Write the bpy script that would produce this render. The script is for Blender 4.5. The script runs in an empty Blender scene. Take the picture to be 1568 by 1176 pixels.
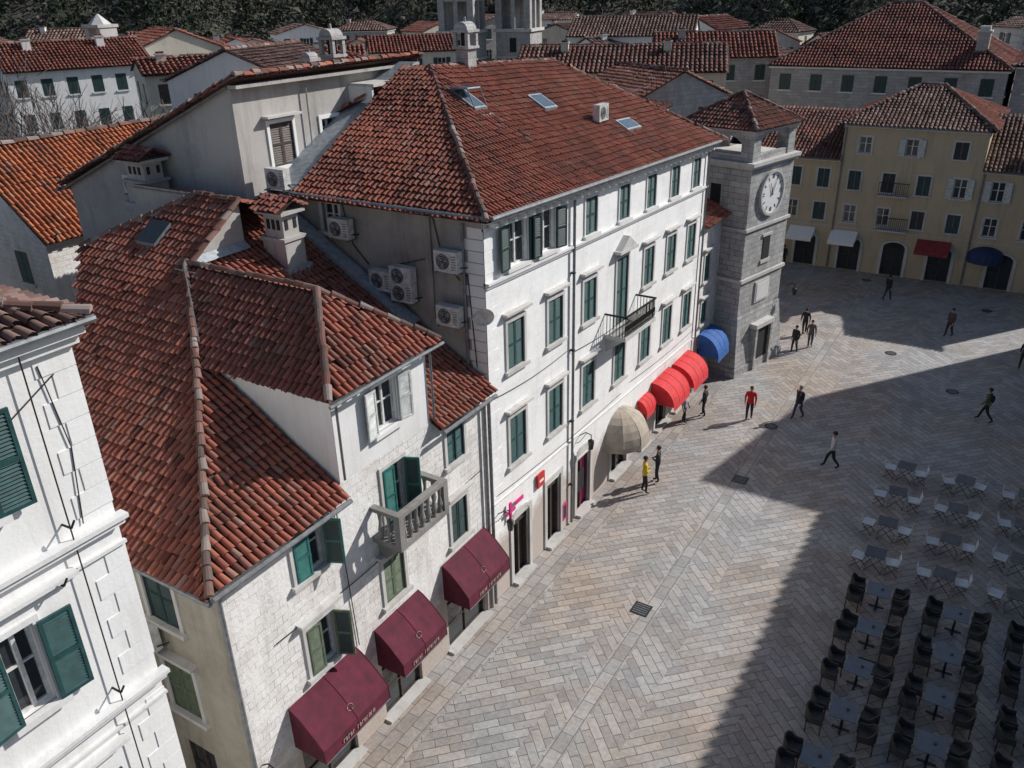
import bpy, math, random
import numpy as np
from mathutils import Vector, Matrix
random.seed(7); rng=np.random.default_rng(7)
sc=bpy.context.scene
col=sc.collection
# ------------------------------------------------------------------ materials
def newmat(name):
    m=bpy.data.materials.new(name); m.use_nodes=True
    nt=m.node_tree; b=nt.nodes['Principled BSDF']
    return m,nt,b
def N(nt,t,**k):
    n=nt.nodes.new(t)
    for a,v in k.items(): setattr(n,a,v)
    return n
def L(nt,a,b): nt.links.new(a,b)
def ramp(nt,src,p0,c0,p1,c1):
    r=N(nt,'ShaderNodeValToRGB'); e=r.color_ramp.elements
    e[0].position=p0; e[0].color=(*c0,1) if len(c0)==3 else c0
    e[1].position=p1; e[1].color=(*c1,1) if len(c1)==3 else c1
    L(nt,src,r.inputs[0]); return r.outputs[0]
def mixc(nt,fac,a,b,mode='MIX'):
    m=N(nt,'ShaderNodeMix',data_type='RGBA',blend_type=mode)
    if isinstance(fac,(int,float)): m.inputs[0].default_value=fac
    else: L(nt,fac,m.inputs[0])
    for s,v in ((m.inputs[6],a),(m.inputs[7],b)):
        if isinstance(v,tuple): s.default_value=(*v,1)
        else: L(nt,v,s)
    return m.outputs[2]
def noise(nt,vec,scale,detail=3,rough=.6):
    n=N(nt,'ShaderNodeTexNoise'); n.inputs['Scale'].default_value=scale
    n.inputs['Detail'].default_value=detail; n.inputs['Roughness'].default_value=rough
    if vec is not None: L(nt,vec,n.inputs['Vector'])
    return n.outputs['Fac']
def mapping(nt,vec,rot=(0,0,0),scale=(1,1,1)):
    m=N(nt,'ShaderNodeMapping'); m.inputs['Rotation'].default_value=rot; m.inputs['Scale'].default_value=scale
    L(nt,vec,m.inputs['Vector']); return m.outputs[0]
def bump(nt,b,h,strength,dist):
    n=N(nt,'ShaderNodeBump'); n.inputs['Strength'].default_value=strength; n.inputs['Distance'].default_value=dist
    L(nt,h,n.inputs['Height']); L(nt,n.outputs[0],b.inputs['Normal'])
def simple(name,c,rough=.6,metal=0,var=.25,nscale=6):
    m,nt,b=newmat(name)
    g=N(nt,'ShaderNodeNewGeometry')
    f=noise(nt,g.outputs['Position'],nscale,2)
    lo=tuple(x*(1-var) for x in c); hi=tuple(min(1,x*(1+var)) for x in c)
    L(nt,ramp(nt,f,.3,lo,.7,hi),b.inputs['Base Color'])
    b.inputs['Roughness'].default_value=rough; b.inputs['Metallic'].default_value=metal
    return m
def wallvec(nt):
    g=N(nt,'ShaderNodeNewGeometry'); s=N(nt,'ShaderNodeSeparateXYZ'); L(nt,g.outputs['Position'],s.inputs[0])
    a=N(nt,'ShaderNodeMath',operation='ADD'); L(nt,s.outputs[0],a.inputs[0]); L(nt,s.outputs[1],a.inputs[1])
    c=N(nt,'ShaderNodeCombineXYZ'); L(nt,a.outputs[0],c.inputs[0]); L(nt,s.outputs[2],c.inputs[1])
    return g.outputs['Position'],c.outputs[0]
def stone(name,c1,c2,mortar,bw=.6,rh=.3,stain=(.45,.38,.30),st=.5,bmp=.5,ms=.012,grime=0,render=0):
    m,nt,b=newmat(name); pos,v=wallvec(nt)
    br=N(nt,'ShaderNodeTexBrick'); 
    nz=N(nt,'ShaderNodeTexNoise'); nz.inputs['Scale'].default_value=1.3; nz.inputs['Detail'].default_value=1; L(nt,pos,nz.inputs['Vector'])
    va=N(nt,'ShaderNodeVectorMath',operation='MULTIPLY_ADD'); L(nt,nz.outputs['Color'],va.inputs[0]); va.inputs[1].default_value=(.12,.07,0); L(nt,v,va.inputs[2])
    L(nt,va.outputs[0],br.inputs['Vector'])
    br.inputs['Scale'].default_value=1; br.inputs['Brick Width'].default_value=bw; br.inputs['Row Height'].default_value=rh
    br.inputs['Mortar Size'].default_value=ms; br.inputs['Mortar Smooth'].default_value=.4; br.inputs['Bias'].default_value=0
    br.inputs['Color1'].default_value=(*c1,1); br.inputs['Color2'].default_value=(*c2,1); br.inputs['Mortar'].default_value=(*mortar,1)
    n1=noise(nt,pos,.55,5,.7); n2=noise(nt,mapping(nt,pos,scale=(2.2,2.2,.35)),1.0,4,.65)
    c=br.outputs['Color']; fac=br.outputs['Fac']
    if render:  # patches where old lime render / repointing hides the joints
        n5=noise(nt,mapping(nt,pos,(.3,.2,.1)),.45,5,.75)
        pf=ramp(nt,n5,.47,(0,0,0),.56,(render,)*3)
        c=mixc(nt,pf,c,tuple(x*1.02 for x in c1))
        mm=N(nt,'ShaderNodeMix',data_type='FLOAT'); L(nt,pf,mm.inputs[0]); L(nt,fac,mm.inputs[2]); mm.inputs[3].default_value=0; fac=mm.outputs[0]
    c=mixc(nt,ramp(nt,n1,.48,(0,0,0),.78,(st,st,st)),c,stain)
    c=mixc(nt,ramp(nt,n2,.5,(0,0,0),.8,(st*.7,)*3),c,tuple(x*.5 for x in stain))
    n3=noise(nt,pos,9,3,.7)
    c=mixc(nt,.3,c,ramp(nt,n3,.3,(.3,.3,.3),.7,(.85,.85,.85)),'OVERLAY')
    if grime:
        s=N(nt,'ShaderNodeSeparateXYZ'); L(nt,pos,s.inputs[0])
        ad=N(nt,'ShaderNodeMath',operation='MULTIPLY_ADD'); L(nt,n1,ad.inputs[0]); ad.inputs[1].default_value=-4; L(nt,s.outputs[2],ad.inputs[2])
        c=mixc(nt,ramp(nt,ad.outputs[0],0.0,(grime,)*3,1.0,(0,0,0)),c,(.36,.29,.24))
    L(nt,c,b.inputs['Base Color']); b.inputs['Roughness'].default_value=.85
    h=N(nt,'ShaderNodeMath',operation='SUBTRACT'); L(nt,n3,h.inputs[0]); L(nt,fac,h.inputs[1])
    bump(nt,b,h.outputs[0],bmp,.03)
    return m
def plaster(name,c,stain,st=.6):
    m,nt,b=newmat(name); pos,v=wallvec(nt)
    n1=noise(nt,pos,.5,5,.7); n2=noise(nt,mapping(nt,pos,scale=(2.5,2.5,.25)),1.1,4,.7); n3=noise(nt,pos,14,2)
    k=mixc(nt,ramp(nt,n1,.42,(0,0,0),.75,(st,)*3),c,stain)
    k=mixc(nt,ramp(nt,n2,.5,(0,0,0),.8,(st*.8,)*3),k,tuple(x*.6 for x in stain))
    L(nt,k,b.inputs['Base Color']); b.inputs['Roughness'].default_value=.9
    bump(nt,b,n3,.25,.02)
    return m
M={}
M['main']=stone('white_limestone',(.81,.81,.80),(.75,.75,.74),(.66,.655,.64),.62,.30,(.54,.49,.43),.30,.25,.008,.8,.8)
M['bstone']=stone('weathered_limestone',(.74,.73,.71),(.63,.62,.60),(.48,.45,.42),.40,.23,(.46,.36,.28),.6,.5,.012,.8,.85)
M['cstone']=plaster('cream_render',(.78,.78,.77),(.58,.55,.51),.35)
M['trim']=plaster('trim_stone',(.54,.53,.51),(.30,.28,.25),.6)
M['ptrim']=plaster('pale_trim',(.68,.68,.67),(.46,.44,.42),.4)
M['dtrim']=plaster('weathered_balcony_stone',(.24,.23,.22),(.09,.085,.08),.8)
M['aplast']=plaster('grey_plaster',(.42,.40,.38),(.22,.20,.18),.7)
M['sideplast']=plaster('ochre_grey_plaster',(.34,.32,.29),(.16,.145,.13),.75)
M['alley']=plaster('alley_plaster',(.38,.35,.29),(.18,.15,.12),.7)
M['white']=plaster('white_plaster',(.74,.74,.73),(.52,.50,.48),.4)
M['tower']=stone('tower_stone',(.43,.43,.42),(.31,.31,.31),(.20,.20,.19),.5,.3,(.2,.18,.16),.6,.8)
M['gstone']=stone('grey_stone',(.40,.39,.38),(.31,.30,.30),(.2,.2,.2),.6,.3,(.24,.21,.18),.5,.5)
M['yellow']=plaster('yellow_render',(.50,.40,.27),(.37,.32,.25),.6)
M['cream']=plaster('cream_plaster',(.60,.55,.46),(.38,.34,.28),.5)
M['glass']=simple('window_glass',(.03,.035,.04),.08,0,.1)
M['skyglass']=simple('skylight_glass',(.10,.14,.17),.06,.2,.1)
M['dark']=simple('dark_interior',(.012,.012,.014),.8)
M['green']=simple('green_shutter_paint',(.018,.066,.066),.5,0,.3)
M['dgreen']=simple('dark_green_shutter',(.013,.038,.038),.5,0,.3)
M['lgreen']=simple('faded_green_shutter',(.10,.13,.085),.6,0,.3)
M['teal']=simple('teal_shutter_paint',(.02,.13,.115),.5,0,.25)
M['wshut']=simple('white_grey_shutter',(.50,.52,.50),.6)
M['frame']=simple('window_frame',(.58,.58,.57),.5)
M['wood']=simple('brown_wood',(.06,.04,.03),.6,0,.4)
M['metal']=simple('zinc_metal',(.20,.21,.22),.5,.5)
M['flash']=simple('lead_flashing',(.30,.33,.36),.5,.2)
M['iron']=simple('black_iron',(.015,.015,.016),.5,.5)
M['acw']=simple('ac_casing',(.50,.50,.48),.5)
M['burg']=simple('burgundy_canvas',(.088,.006,.022),.85,0,.3,3)
M['redc']=simple('red_canvas',(.60,.03,.035),.8,0,.15,3)
M['bluec']=simple('blue_canvas',(.02,.10,.34),.8,0,.2,3)
M['creamc']=simple('cream_canvas',(.40,.34,.27),.85,0,.15,3)
M['pink']=simple('pink_sign',(.60,.02,.20),.5,0,.1)
M['redp']=simple('red_sign',(.5,.02,.02),.5,0,.1)
M['whitep']=simple('white_paint',(.78,.78,.78),.5,0,.05)
M['black']=simple('black_paint',(.015,.015,.016),.5)
M['under']=simple('tile_bed',(.085,.04,.032),.95,0,.4,4)
M['tilebed2']=simple('tile_bed_grey',(.07,.045,.04),.95,0,.4,4)
def tilemat():
    m,nt,b=newmat('clay_roof_tile')
    a=N(nt,'ShaderNodeAttribute'); a.attribute_name='Col'
    g=N(nt,'ShaderNodeNewGeometry')
    n1=noise(nt,g.outputs['Position'],.6,5,.72); n2=noise(nt,g.outputs['Position'],10,2,.7)
    c=mixc(nt,ramp(nt,n1,.44,(0,0,0),.72,(.68,.68,.68)),a.outputs['Color'],(.085,.056,.048))
    c=mixc(nt,ramp(nt,n2,.55,(0,0,0),.8,(.42,.42,.42)),c,(.22,.165,.14))
    L(nt,c,b.inputs['Base Color']); b.inputs['Roughness'].default_value=.9
    b.inputs['Specular IOR Level'].default_value=.15
    return m
M['tile']=tilemat()
# ------------------------------------------------------------------ mesh builder
class MB:
    def __init__(s): s.v=[];s.f=[];s.m=[];s.ml=[]
    def mi(s,mat):
        if mat not in s.ml: s.ml.append(mat)
        return s.ml.index(mat)
    def add(s,vs,fs,mat):
        o=len(s.v); s.v+= [tuple(v) for v in vs]; k=s.mi(mat)
        for f in fs: s.f.append(tuple(i+o for i in f)); s.m.append(k)
    def poly(s,vs,mat): s.add(vs,[tuple(range(len(vs)))],mat)
    def box(s,a0,a1,b0,b1,c0,c1,mat,T=None):
        vs=[(a,b,c) for a in (a0,a1) for b in (b0,b1) for c in (c0,c1)]
        if T: vs=[T(*v) for v in vs]
        s.add(vs,[(0,1,3,2),(4,6,7,5),(0,4,5,1),(2,3,7,6),(0,2,6,4),(1,5,7,3)],mat)
    def tube(s,p,q,r,mat,n=6,r2=None,cap=True):
        p=Vector(p);q=Vector(q);d=(q-p)
        if d.length<1e-6: return
        d.normalize(); a=d.orthogonal().normalized(); b=d.cross(a); r2=r if r2 is None else r2
        vs=[];
        for k in range(n):
            t=2*math.pi*k/n; o=a*math.cos(t)+b*math.sin(t); vs.append(p+o*r); vs.append(q+o*r2)
        fs=[(2*k,2*((k+1)%n),2*((k+1)%n)+1,2*k+1) for k in range(n)]
        if cap: fs+=[tuple(2*k for k in range(n))[::-1],tuple(2*k+1 for k in range(n))]
        s.add(vs,fs,mat)
    def path(s,pts,r,mat,n=6):
        for a,b in zip(pts[:-1],pts[1:]): s.tube(a,b,r,mat,n)
    def ell(s,c,r,mat,nu=10,nv=7,T=None):
        vs=[];fs=[]
        for j in range(nv+1):
            ph=math.pi*j/nv
            for i in range(nu):
                th=2*math.pi*i/nu
                p=(c[0]+r[0]*math.sin(ph)*math.cos(th),c[1]+r[1]*math.sin(ph)*math.sin(th),c[2]+r[2]*math.cos(ph))
                vs.append(T(*p) if T else p)
        for j in range(nv):
            for i in range(nu):
                a=j*nu+i;b=j*nu+(i+1)%nu; fs.append((a,b,b+nu,a+nu))
        s.add(vs,fs,mat)
    def build(s,name,parent=None,smooth=False,vf=None,flip=False):
        me=bpy.data.meshes.new(name)
        v=s.v if vf is None else [vf(*p) for p in s.v]
        me.from_pydata(v,[],s.f)
        for k in s.ml: me.materials.append(M[k] if isinstance(k,str) else k)
        me.polygons.foreach_set('material_index',s.m)
        if smooth: me.polygons.foreach_set('use_smooth',[True]*len(s.f))
        me.update()
        o=bpy.data.objects.new(name,me); col.objects.link(o)
        if parent: o.parent=parent
        return o
def empty(name,loc=(0,0,0)):
    e=bpy.data.objects.new(name,None); e.empty_display_size=.3; col.objects.link(e); e.location=loc; return e
def inst(name,me,loc,rot=0,parent=None):
    o=bpy.data.objects.new(name,me); col.objects.link(o); o.location=loc; o.rotation_euler=(0,0,rot)
    if parent:o.parent=parent
    return o
# ------------------------------------------------------------------ tiles
RED=[(.30,.092,.060),(.25,.078,.056),(.35,.125,.080),(.20,.070,.053),(.32,.11,.075),(.29,.14,.11)]
DRED=[(.24,.076,.058),(.20,.066,.053),(.28,.10,.076),(.155,.06,.05),(.26,.12,.095)]
OLD=[(.19,.105,.08),(.145,.085,.075),(.25,.155,.125),(.12,.08,.07),(.31,.22,.19)]
ORG=[(.48,.155,.07),(.43,.135,.06),(.52,.20,.10),(.36,.115,.06)]
def pip(px,py,poly):
    ins=np.zeros(px.shape,bool); n=len(poly)
    for i in range(n):
        x0,y0=poly[i];x1,y1=poly[(i+1)%n]
        c=((y0>py)!=(y1>py))
        with np.errstate(divide='ignore',invalid='ignore'):
            xx=(x1-x0)*(py-y0)/(y1-y0+1e-12)+x0
        ins^=(c&(px<xx))
    return ins
def tiles(name,parent,poly,U,pal=RED,su=.20,sv=.30,seg=4,bed='under',jit=1.0,vf=None):
    P=[Vector(p) for p in poly]; U=Vector(U).normalized()
    n=Vector((0,0,0))
    for i in range(len(P)):
        a=P[i];b=P[(i+1)%len(P)]; n+=a.cross(b)
    n.normalize()
    if n.z<0:n=-n
    U=(U-n*U.dot(n)).normalized(); V=n.cross(U)
    if V.z<0: U=-U; V=n.cross(U)
    o=P[0]; p2=[((p-o).dot(U),(p-o).dot(V)) for p in P]
    u0=min(p[0] for p in p2);u1=max(p[0] for p in p2);v0=min(p[1] for p in p2);v1=max(p[1] for p in p2)
    uu=np.arange(u0+su/2,u1,su); vv=np.arange(v0,v1,sv)
    gu,gv=np.meshgrid(uu,vv); gu=gu.ravel();gv=gv.ravel()
    ok=pip(gu,gv+sv*.5,p2); gu=gu[ok];gv=gv[ok]; K=len(gu)
    me=bpy.data.meshes.new(name)
    r=su*.40; ang=np.linspace(-.05,math.pi+.05,seg+1)
    lift=.033 if su<.3 else .06
    tu=np.concatenate([np.cos(ang)*r,np.cos(ang)*r*.82]); tn=np.concatenate([np.sin(ang)*r+lift,np.sin(ang)*r*.82-.005])
    tv=np.concatenate([np.full(seg+1,-.04),np.full(seg+1,sv*1.02)])
    ju=rng.normal(0,.008*jit,K);jr=rng.normal(0,.035*jit,K);jn=rng.normal(0,.006*jit,K); js=rng.normal(0,.018*jit,K)
    sl=rng.random(K)<.012; js[sl]-=.07; jr[sl]+=rng.normal(0,.12,sl.sum())
    sag=.018*np.sin(gu*1.1+1)+.015*np.sin(gv*1.7+gu*.4)
    Uo=gu[:,None]+tu[None]+ju[:,None]+jr[:,None]*tv[None]
    Vo=gv[:,None]+tv[None]+js[:,None]
    No=tn[None]+(jn+sag+.02)[:,None]+0*Uo
    w=np.array(o)[None,None]+Uo[...,None]*np.array(U)+Vo[...,None]*np.array(V)+No[...,None]*np.array(n)
    w=w.reshape(-1,3)
    S=seg+1
    fs=[(i,i+1,i+1+S,i+S) for i in range(seg)]
    F=(np.array(fs)[None]+(np.arange(K)*2*S)[:,None,None]).reshape(-1,4)
    nv=len(w)
    base=[p-n*.01 for p in P]
    allv=np.vstack([w,np.array([tuple(p) for p in base])])
    if vf is not None: allv=np.array([vf(*p) for p in allv])
    faces=[tuple(f) for f in F.tolist()]+[tuple(range(nv,nv+len(P)))]
    me.from_pydata(allv.tolist(),[],faces)
    me.materials.append(M['tile']); me.materials.append(M[bed])
    mi=np.zeros(len(faces),int); mi[-1]=1; me.polygons.foreach_set('material_index',mi)
    sm=np.ones(len(faces),bool); sm[-1]=False; me.polygons.foreach_set('use_smooth',sm)
    pa=np.array(pal); ci=rng.integers(0,len(pa),K)
    mean=pa.mean(0); cc=(pa[ci]*.62+mean*.38)*rng.uniform(.82,1.12,(K,1)); 
    dk=rng.random(K)<.035; cc[dk]*=.5
    lt=rng.random(K)<.025; cc[lt]=cc[lt]*.6+np.array((.22,.17,.14))*.6
    cc=np.repeat(cc,2*S,axis=0); cc=np.vstack([cc,np.full((len(P),3),.1)]); cc=np.hstack([cc,np.ones((len(cc),1))])
    at=me.color_attributes.new('Col','FLOAT_COLOR','POINT'); at.data.foreach_set('color',cc.ravel().astype(np.float32))
    me.update(); ob=bpy.data.objects.new(name,me); col.objects.link(ob)
    if parent: ob.parent=parent
    return ob
def ridge(name,parent,pts,r=.10,pal=None,step=.36,vf=None):
    pal=pal or [(.17,.085,.07),(.27,.22,.20),(.14,.075,.062),(.20,.12,.10),(.11,.08,.072)]
    V_=[];F_=[];C_=[]
    for a,b in zip(pts[:-1],pts[1:]):
        a=Vector(a);b=Vector(b);d=b-a;Ln=d.length;d.normalize()
        s=d.cross(Vector((0,0,1))).normalized(); up=s.cross(d)
        k=max(1,int(Ln/step))
        for i in range(k):
            p=a+d*(Ln*i/k-.02);q=a+d*(Ln*(i+1)/k+.02)
            c=np.array(random.choice(pal))*random.uniform(.8,1.2); o=len(V_)
            j=random.gauss(0,.02); j2=random.gauss(0,.02); h=random.gauss(0,.012)
            for t in range(6):
                an=math.pi*t/5
                V_.append(p+s*(math.cos(an)*r*1.08+j)+up*(math.sin(an)*r*1.08+.02+h))
                V_.append(q+s*(math.cos(an)*r*.86+j2)+up*(math.sin(an)*r*.86+.005+h))
                C_+= [(*c,1)]*2
            for t in range(5): F_.append((o+2*t,o+2*t+2,o+2*t+3,o+2*t+1))
            F_.append(tuple(o+2*t for t in range(6)))
    if vf: V_=[vf(*p) for p in V_]
    me=bpy.data.meshes.new(name); me.from_pydata([tuple(v) for v in V_],[],F_); me.materials.append(M['tile'])
    at=me.color_attributes.new('Col','FLOAT_COLOR','POINT'); at.data.foreach_set('color',np.array(C_,dtype=np.float32).ravel())
    ob=bpy.data.objects.new(name,me); col.objects.link(ob)
    if parent: ob.parent=parent
    return ob
# ------------------------------------------------------------------ walls and windows
def wall(mb,T,u0,u1,z0,z1,ops,mat,depth=.22,rev=None):
    us=sorted(set([u0,u1]+[o[0] for o in ops]+[o[1] for o in ops])); zs=sorted(set([z0,z1]+[o[2] for o in ops]+[o[3] for o in ops]))
    us=[u for u in us if u0<=u<=u1]; zs=[z for z in zs if z0<=z<=z1]
    for i in range(len(us)-1):
        start=None
        for j in range(len(zs)-1):
            cu=(us[i]+us[i+1])/2; cz=(zs[j]+zs[j+1])/2
            hole=any(o[0]<cu<o[1] and o[2]<cz<o[3] for o in ops)
            if hole:
                if start is not None:
                    mb.poly([T(us[i],0,start),T(us[i+1],0,start),T(us[i+1],0,zs[j]),T(us[i],0,zs[j])],mat); start=None
            elif start is None: start=zs[j]
        if start is not None: mb.poly([T(us[i],0,start),T(us[i+1],0,start),T(us[i+1],0,zs[-1]),T(us[i],0,zs[-1])],mat)
    rv=rev or mat
    for a,b,c,d in ops:
        mb.poly([T(a,0,c),T(a,-depth,c),T(a,-depth,d),T(a,0,d)],rv); mb.poly([T(b,0,c),T(b,-depth,c),T(b,-depth,d),T(b,0,d)],rv)
        mb.poly([T(a,0,c),T(b,0,c),T(b,-depth,c),T(a,-depth,c)],rv); mb.poly([T(a,0,d),T(b,0,d),T(b,-depth,d),T(a,-depth,d)],rv)
def glass(mb,T,a,b,c,d,dep=.16,fm='frame',bars=1):
    mb.poly([T(a,-dep,c),T(b,-dep,c),T(b,-dep,d),T(a,-dep,d)],'glass')
    w=.06
    mb.box(a,a+w,-dep,-dep+.05,c,d,fm,T); mb.box(b-w,b,-dep,-dep+.05,c,d,fm,T)
    mb.box(a+w,b-w,-dep,-dep+.05,c,c+w,fm,T); mb.box(a+w,b-w,-dep,-dep+.05,d-w,d,fm,T)
    m=(a+b)/2; mb.box(m-.035,m+.035,-dep,-dep+.052,c+w,d-w,fm,T)
    for k in range(bars):
        z=c+(d-c)*(k+1)/(bars+1)+.1*(bars==1); mb.box(a+w,b-w,-dep,-dep+.04,z-.02,z+.02,fm,T)
def leaf(mb,T,hu,hw,width,c,d,ang,mat,slats=True,sp=.075):
    ca,sa=math.cos(ang),math.sin(ang); sg=1 if width>0 else -1; W=abs(width)
    def TT(s,t,z):
        return T(hu+sg*(s*ca)-sg*t*sa, hw+s*sa+t*ca, z)
    f=.06
    mb.box(0,f,0,.045,c,d,mat,TT); mb.box(W-f,W,0,.045,c,d,mat,TT)
    mb.box(f,W-f,0,.045,c,c+f,mat,TT); mb.box(f,W-f,0,.045,d-f,d,mat,TT)
    m=(c+d)/2; mb.box(f,W-f,0,.045,m-.035,m+.035,mat,TT)
    z=c+f
    while z<d-f-.02:
        mb.poly([TT(f,.042,z),TT(W-f,.042,z),TT(W-f,.006,z+sp*.95),TT(f,.006,z+sp*.95)],mat)
        z+=sp
    mb.poly([TT(f,.003,c+f),TT(W-f,.003,c+f),TT(W-f,.003,d-f),TT(f,.003,d-f)],'dgreen')
def window(mb,T,a,b,c,d,style='closed',mat='green',trim='trim',hood=True,tw=.13,sill=True,sp=.075):
    if tw>0:
        mb.box(a-tw,a,-.02,.05,c,d,trim,T); mb.box(b,b+tw,-.02,.05,c,d,trim,T); mb.box(a-tw,b+tw,-.02,.053,d,d+tw,trim,T)
    if sill: mb.box(a-tw-.08,b+tw+.08,-.02,.14,c-.12,c,trim,T)
    if hood:
        mb.box(a-tw-.06,b+tw+.06,-.02,.12,d+tw+.10,d+tw+.18,trim,T); mb.box(a-tw-.14,b+tw+.14,-.02,.22,d+tw+.18,d+tw+.26,trim,T)
    glass(mb,T,a,b,c,d)
    h=(b-a)/2; e1=random.uniform(0,.09);e2=random.uniform(0,.09)
    if style=='closed':
        leaf(mb,T,a+.01,-.06,h-.015,c+.01,d-.01,e1,mat,sp=sp); leaf(mb,T,b-.01,-.06,-(h-.015),c+.01,d-.01,e2,mat,sp=sp)
    elif style=='open':
        leaf(mb,T,a-.02,.07,-h,c,d,.10+e1,mat,sp=sp); leaf(mb,T,b+.02,.07,h,c,d,.12+e2,mat,sp=sp)
    elif style=='ajar':
        leaf(mb,T,a+.01,.03,h-.02,c+.01,d-.01,.08,mat,sp=sp); leaf(mb,T,b-.01,.06,-h,c,d,2.0,mat,sp=sp)
def TX(x0):  return lambda u,w,z:(x0+w,u,z)
def TY(y0):  return lambda u,w,z:(u,y0-w,z)
# ================================================================== GROUND
def paving():
    m,nt,b=newmat('limestone_paving')
    g=N(nt,'ShaderNodeNewGeometry'); pos=g.outputs['Position']; s=N(nt,'ShaderNodeSeparateXYZ'); L(nt,pos,s.inputs[0])
    def brick(rot,bw=.80,rh=.29):
        br=N(nt,'ShaderNodeTexBrick'); L(nt,mapping(nt,pos,(0,0,rot)),br.inputs['Vector'])
        br.inputs['Scale'].default_value=1; br.inputs['Brick Width'].default_value=bw; br.inputs['Row Height'].default_value=rh
        br.inputs['Mortar Size'].default_value=.014; br.inputs['Mortar Smooth'].default_value=.35; br.inputs['Bias'].default_value=-.1
        br.inputs['Color1'].default_value=(.39,.383,.375,1); br.inputs['Color2'].default_value=(.255,.25,.247,1); br.inputs['Mortar'].default_value=(.125,.12,.118,1)
        return br.outputs['Color'],br.outputs['Fac']
    c1,f1=brick(math.radians(45)); c2,f2=brick(math.radians(-45)); c3,f3=brick(math.radians(90),.7,.4)
    def math_(op,a,bv):
        n=N(nt,'ShaderNodeMath',operation=op)
        for i,v in enumerate((a,bv)):
            if v is None: continue
            if isinstance(v,(int,float)): n.inputs[i].default_value=v
            else: L(nt,v,n.inputs[i])
        return n.outputs[0]
    W=2.6
    q=math_('DIVIDE',math_('ADD',s.outputs[0],100.0),W)
    par=math_('GREATER_THAN',math_('MODULO',q,2.0),1.0)
    c=mixc(nt,par,c1,c2); 
    fm=N(nt,'ShaderNodeMix',data_type='FLOAT'); L(nt,par,fm.inputs[0]); L(nt,f1,fm.inputs[2]); L(nt,f2,fm.inputs[3])
    e1=math_('LESS_THAN',s.outputs[0],1.3)
    e2=math_('LESS_THAN',math_('ABSOLUTE',math_('SUBTRACT',s.outputs[0],5.0),None),.28)
    e=math_('MAXIMUM',e1,e2)
    c=mixc(nt,e,c,c3)
    fm2=N(nt,'ShaderNodeMix',data_type='FLOAT'); L(nt,e,fm2.inputs[0]); L(nt,fm.outputs[0],fm2.inputs[2]); L(nt,f3,fm2.inputs[3])
    n1=noise(nt,pos,.13,5,.7); n2=noise(nt,pos,.6,5,.7); n3=noise(nt,pos,7,3,.7); n4=noise(nt,mapping(nt,pos,(0,0,.4),(1,1,1)),.3,4,.75)
    warm=mixc(nt,1.0,c,(1.04,.84,.68),'MULTIPLY')
    c=mixc(nt,ramp(nt,n1,.42,(0,0,0),.60,(.85,.85,.85)),c,warm)
    c=mixc(nt,ramp(nt,n2,.48,(0,0,0),.78,(.6,.6,.6)),c,(.155,.148,.145))
    c=mixc(nt,ramp(nt,n4,.54,(0,0,0),.74,(.30,.30,.30)),c,(.40,.40,.40))
    c=mixc(nt,.4,c,ramp(nt,n3,.3,(.28,.28,.28),.7,(.74,.74,.74)),'OVERLAY')
    L(nt,c,b.inputs['Base Color'])
    L(nt,ramp(nt,n2,.3,(.5,.5,.5),.7,(.75,.75,.75)),b.inputs['Roughness'])
    h=math_('SUBTRACT',math_('MULTIPLY',n3,.5),fm2.outputs[0]); bump(nt,b,h,.7,.014)
    return m
M['paving']=paving()
M['ground']=simple('town_ground',(.16,.15,.14),.95,0,.4,.6)
mb=MB(); mb.poly([(-600,-300,-.004),(500,-300,-.004),(500,700,-.004),(-600,700,-.004)],'ground'); mb.build('ground')
mb=MB(); mb.poly([(-1.0,-20,0),(60,-20,0),(60,70,0),(-14,70,0),(-14,45,0),(-1,45,0)],'paving')
mb.poly([(-14,6.3,0.0),(-1,6.3,0.0),(-1,8.8,0.0),(-14,8.8,0.0)],'paving'); mb.build('paved_square')
# ================================================================== MAIN WHITE BUILDING
def sh(x,y,z): return (x,y,z-.042*(y-19.7)*min(1,max(0,z/4)))
E=empty('white_stone_building')
Y0,Y1=19.75,39.3
mb=MB(); T=TX(0)
cols=[21.4,24.1,26.8,29.75,32.5,35.1,37.7]
wins=[]
for i,c in enumerate(cols):
    if i==3: wins.append((c-.55,c+.55,7.75,10.6,'closed'))
    else: wins.append((c-.52,c+.52,8.75,10.4,'closed'))
    wins.append((c-.52,c+.52,5.15,6.95,'r3'))
top=[(21.05,22.25,12.2,13.6,'open'),(22.95,24.05,12.2,13.6,'open')]+[(c-.48,c+.48,12.15,13.5,'closed') for c in (26.8,29.7,32.4,35.1,37.8)]
gf=[(20.9,22.05,0.02,2.75,'door'),(23.4,24.5,0.02,2.9,'door2'),(25.9,27.1,.02,2.8,'pinkdoor'),(29.2,30.9,.02,2.3,'shop'),(32.2,33.2,.02,2.3,'shop'),(34.3,35.7,.02,2.2,'shop'),(36.6,38.3,.02,2.2,'shop')]
allw=wins+top+gf
wall(mb,T,Y0,Y1,0,14.0,[w[:4] for w in allw],'main')
mb.poly([(0,Y1,0),(-12,Y1,0),(-12,Y1,14),(0,Y1,14)],'main'); mb.poly([(-12,Y1,0),(-12,Y0,0),(-12,Y0,14),(-12,Y1,14)],'main')
side=[(-6.3,-5.6,12.9,13.85)]
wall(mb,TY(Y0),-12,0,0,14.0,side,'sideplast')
mb.build('walls',E,vf=sh)
mb=MB()
for a,b,c,d,s in wins: window(mb,T,a,b,c,d,'closed','green',hood=True)
for a,b,c,d,s in top: window(mb,T,a,b,c,d,'open' if s=='open' else 'closed','green' if s!='open' else 'dgreen',hood=False,trim='ptrim',tw=.08)
window(mb,TY(Y0),-6.3,-5.6,12.9,13.85,'none',hood=False)
mb.build('windows',E,vf=sh)
mb=MB()
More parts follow.
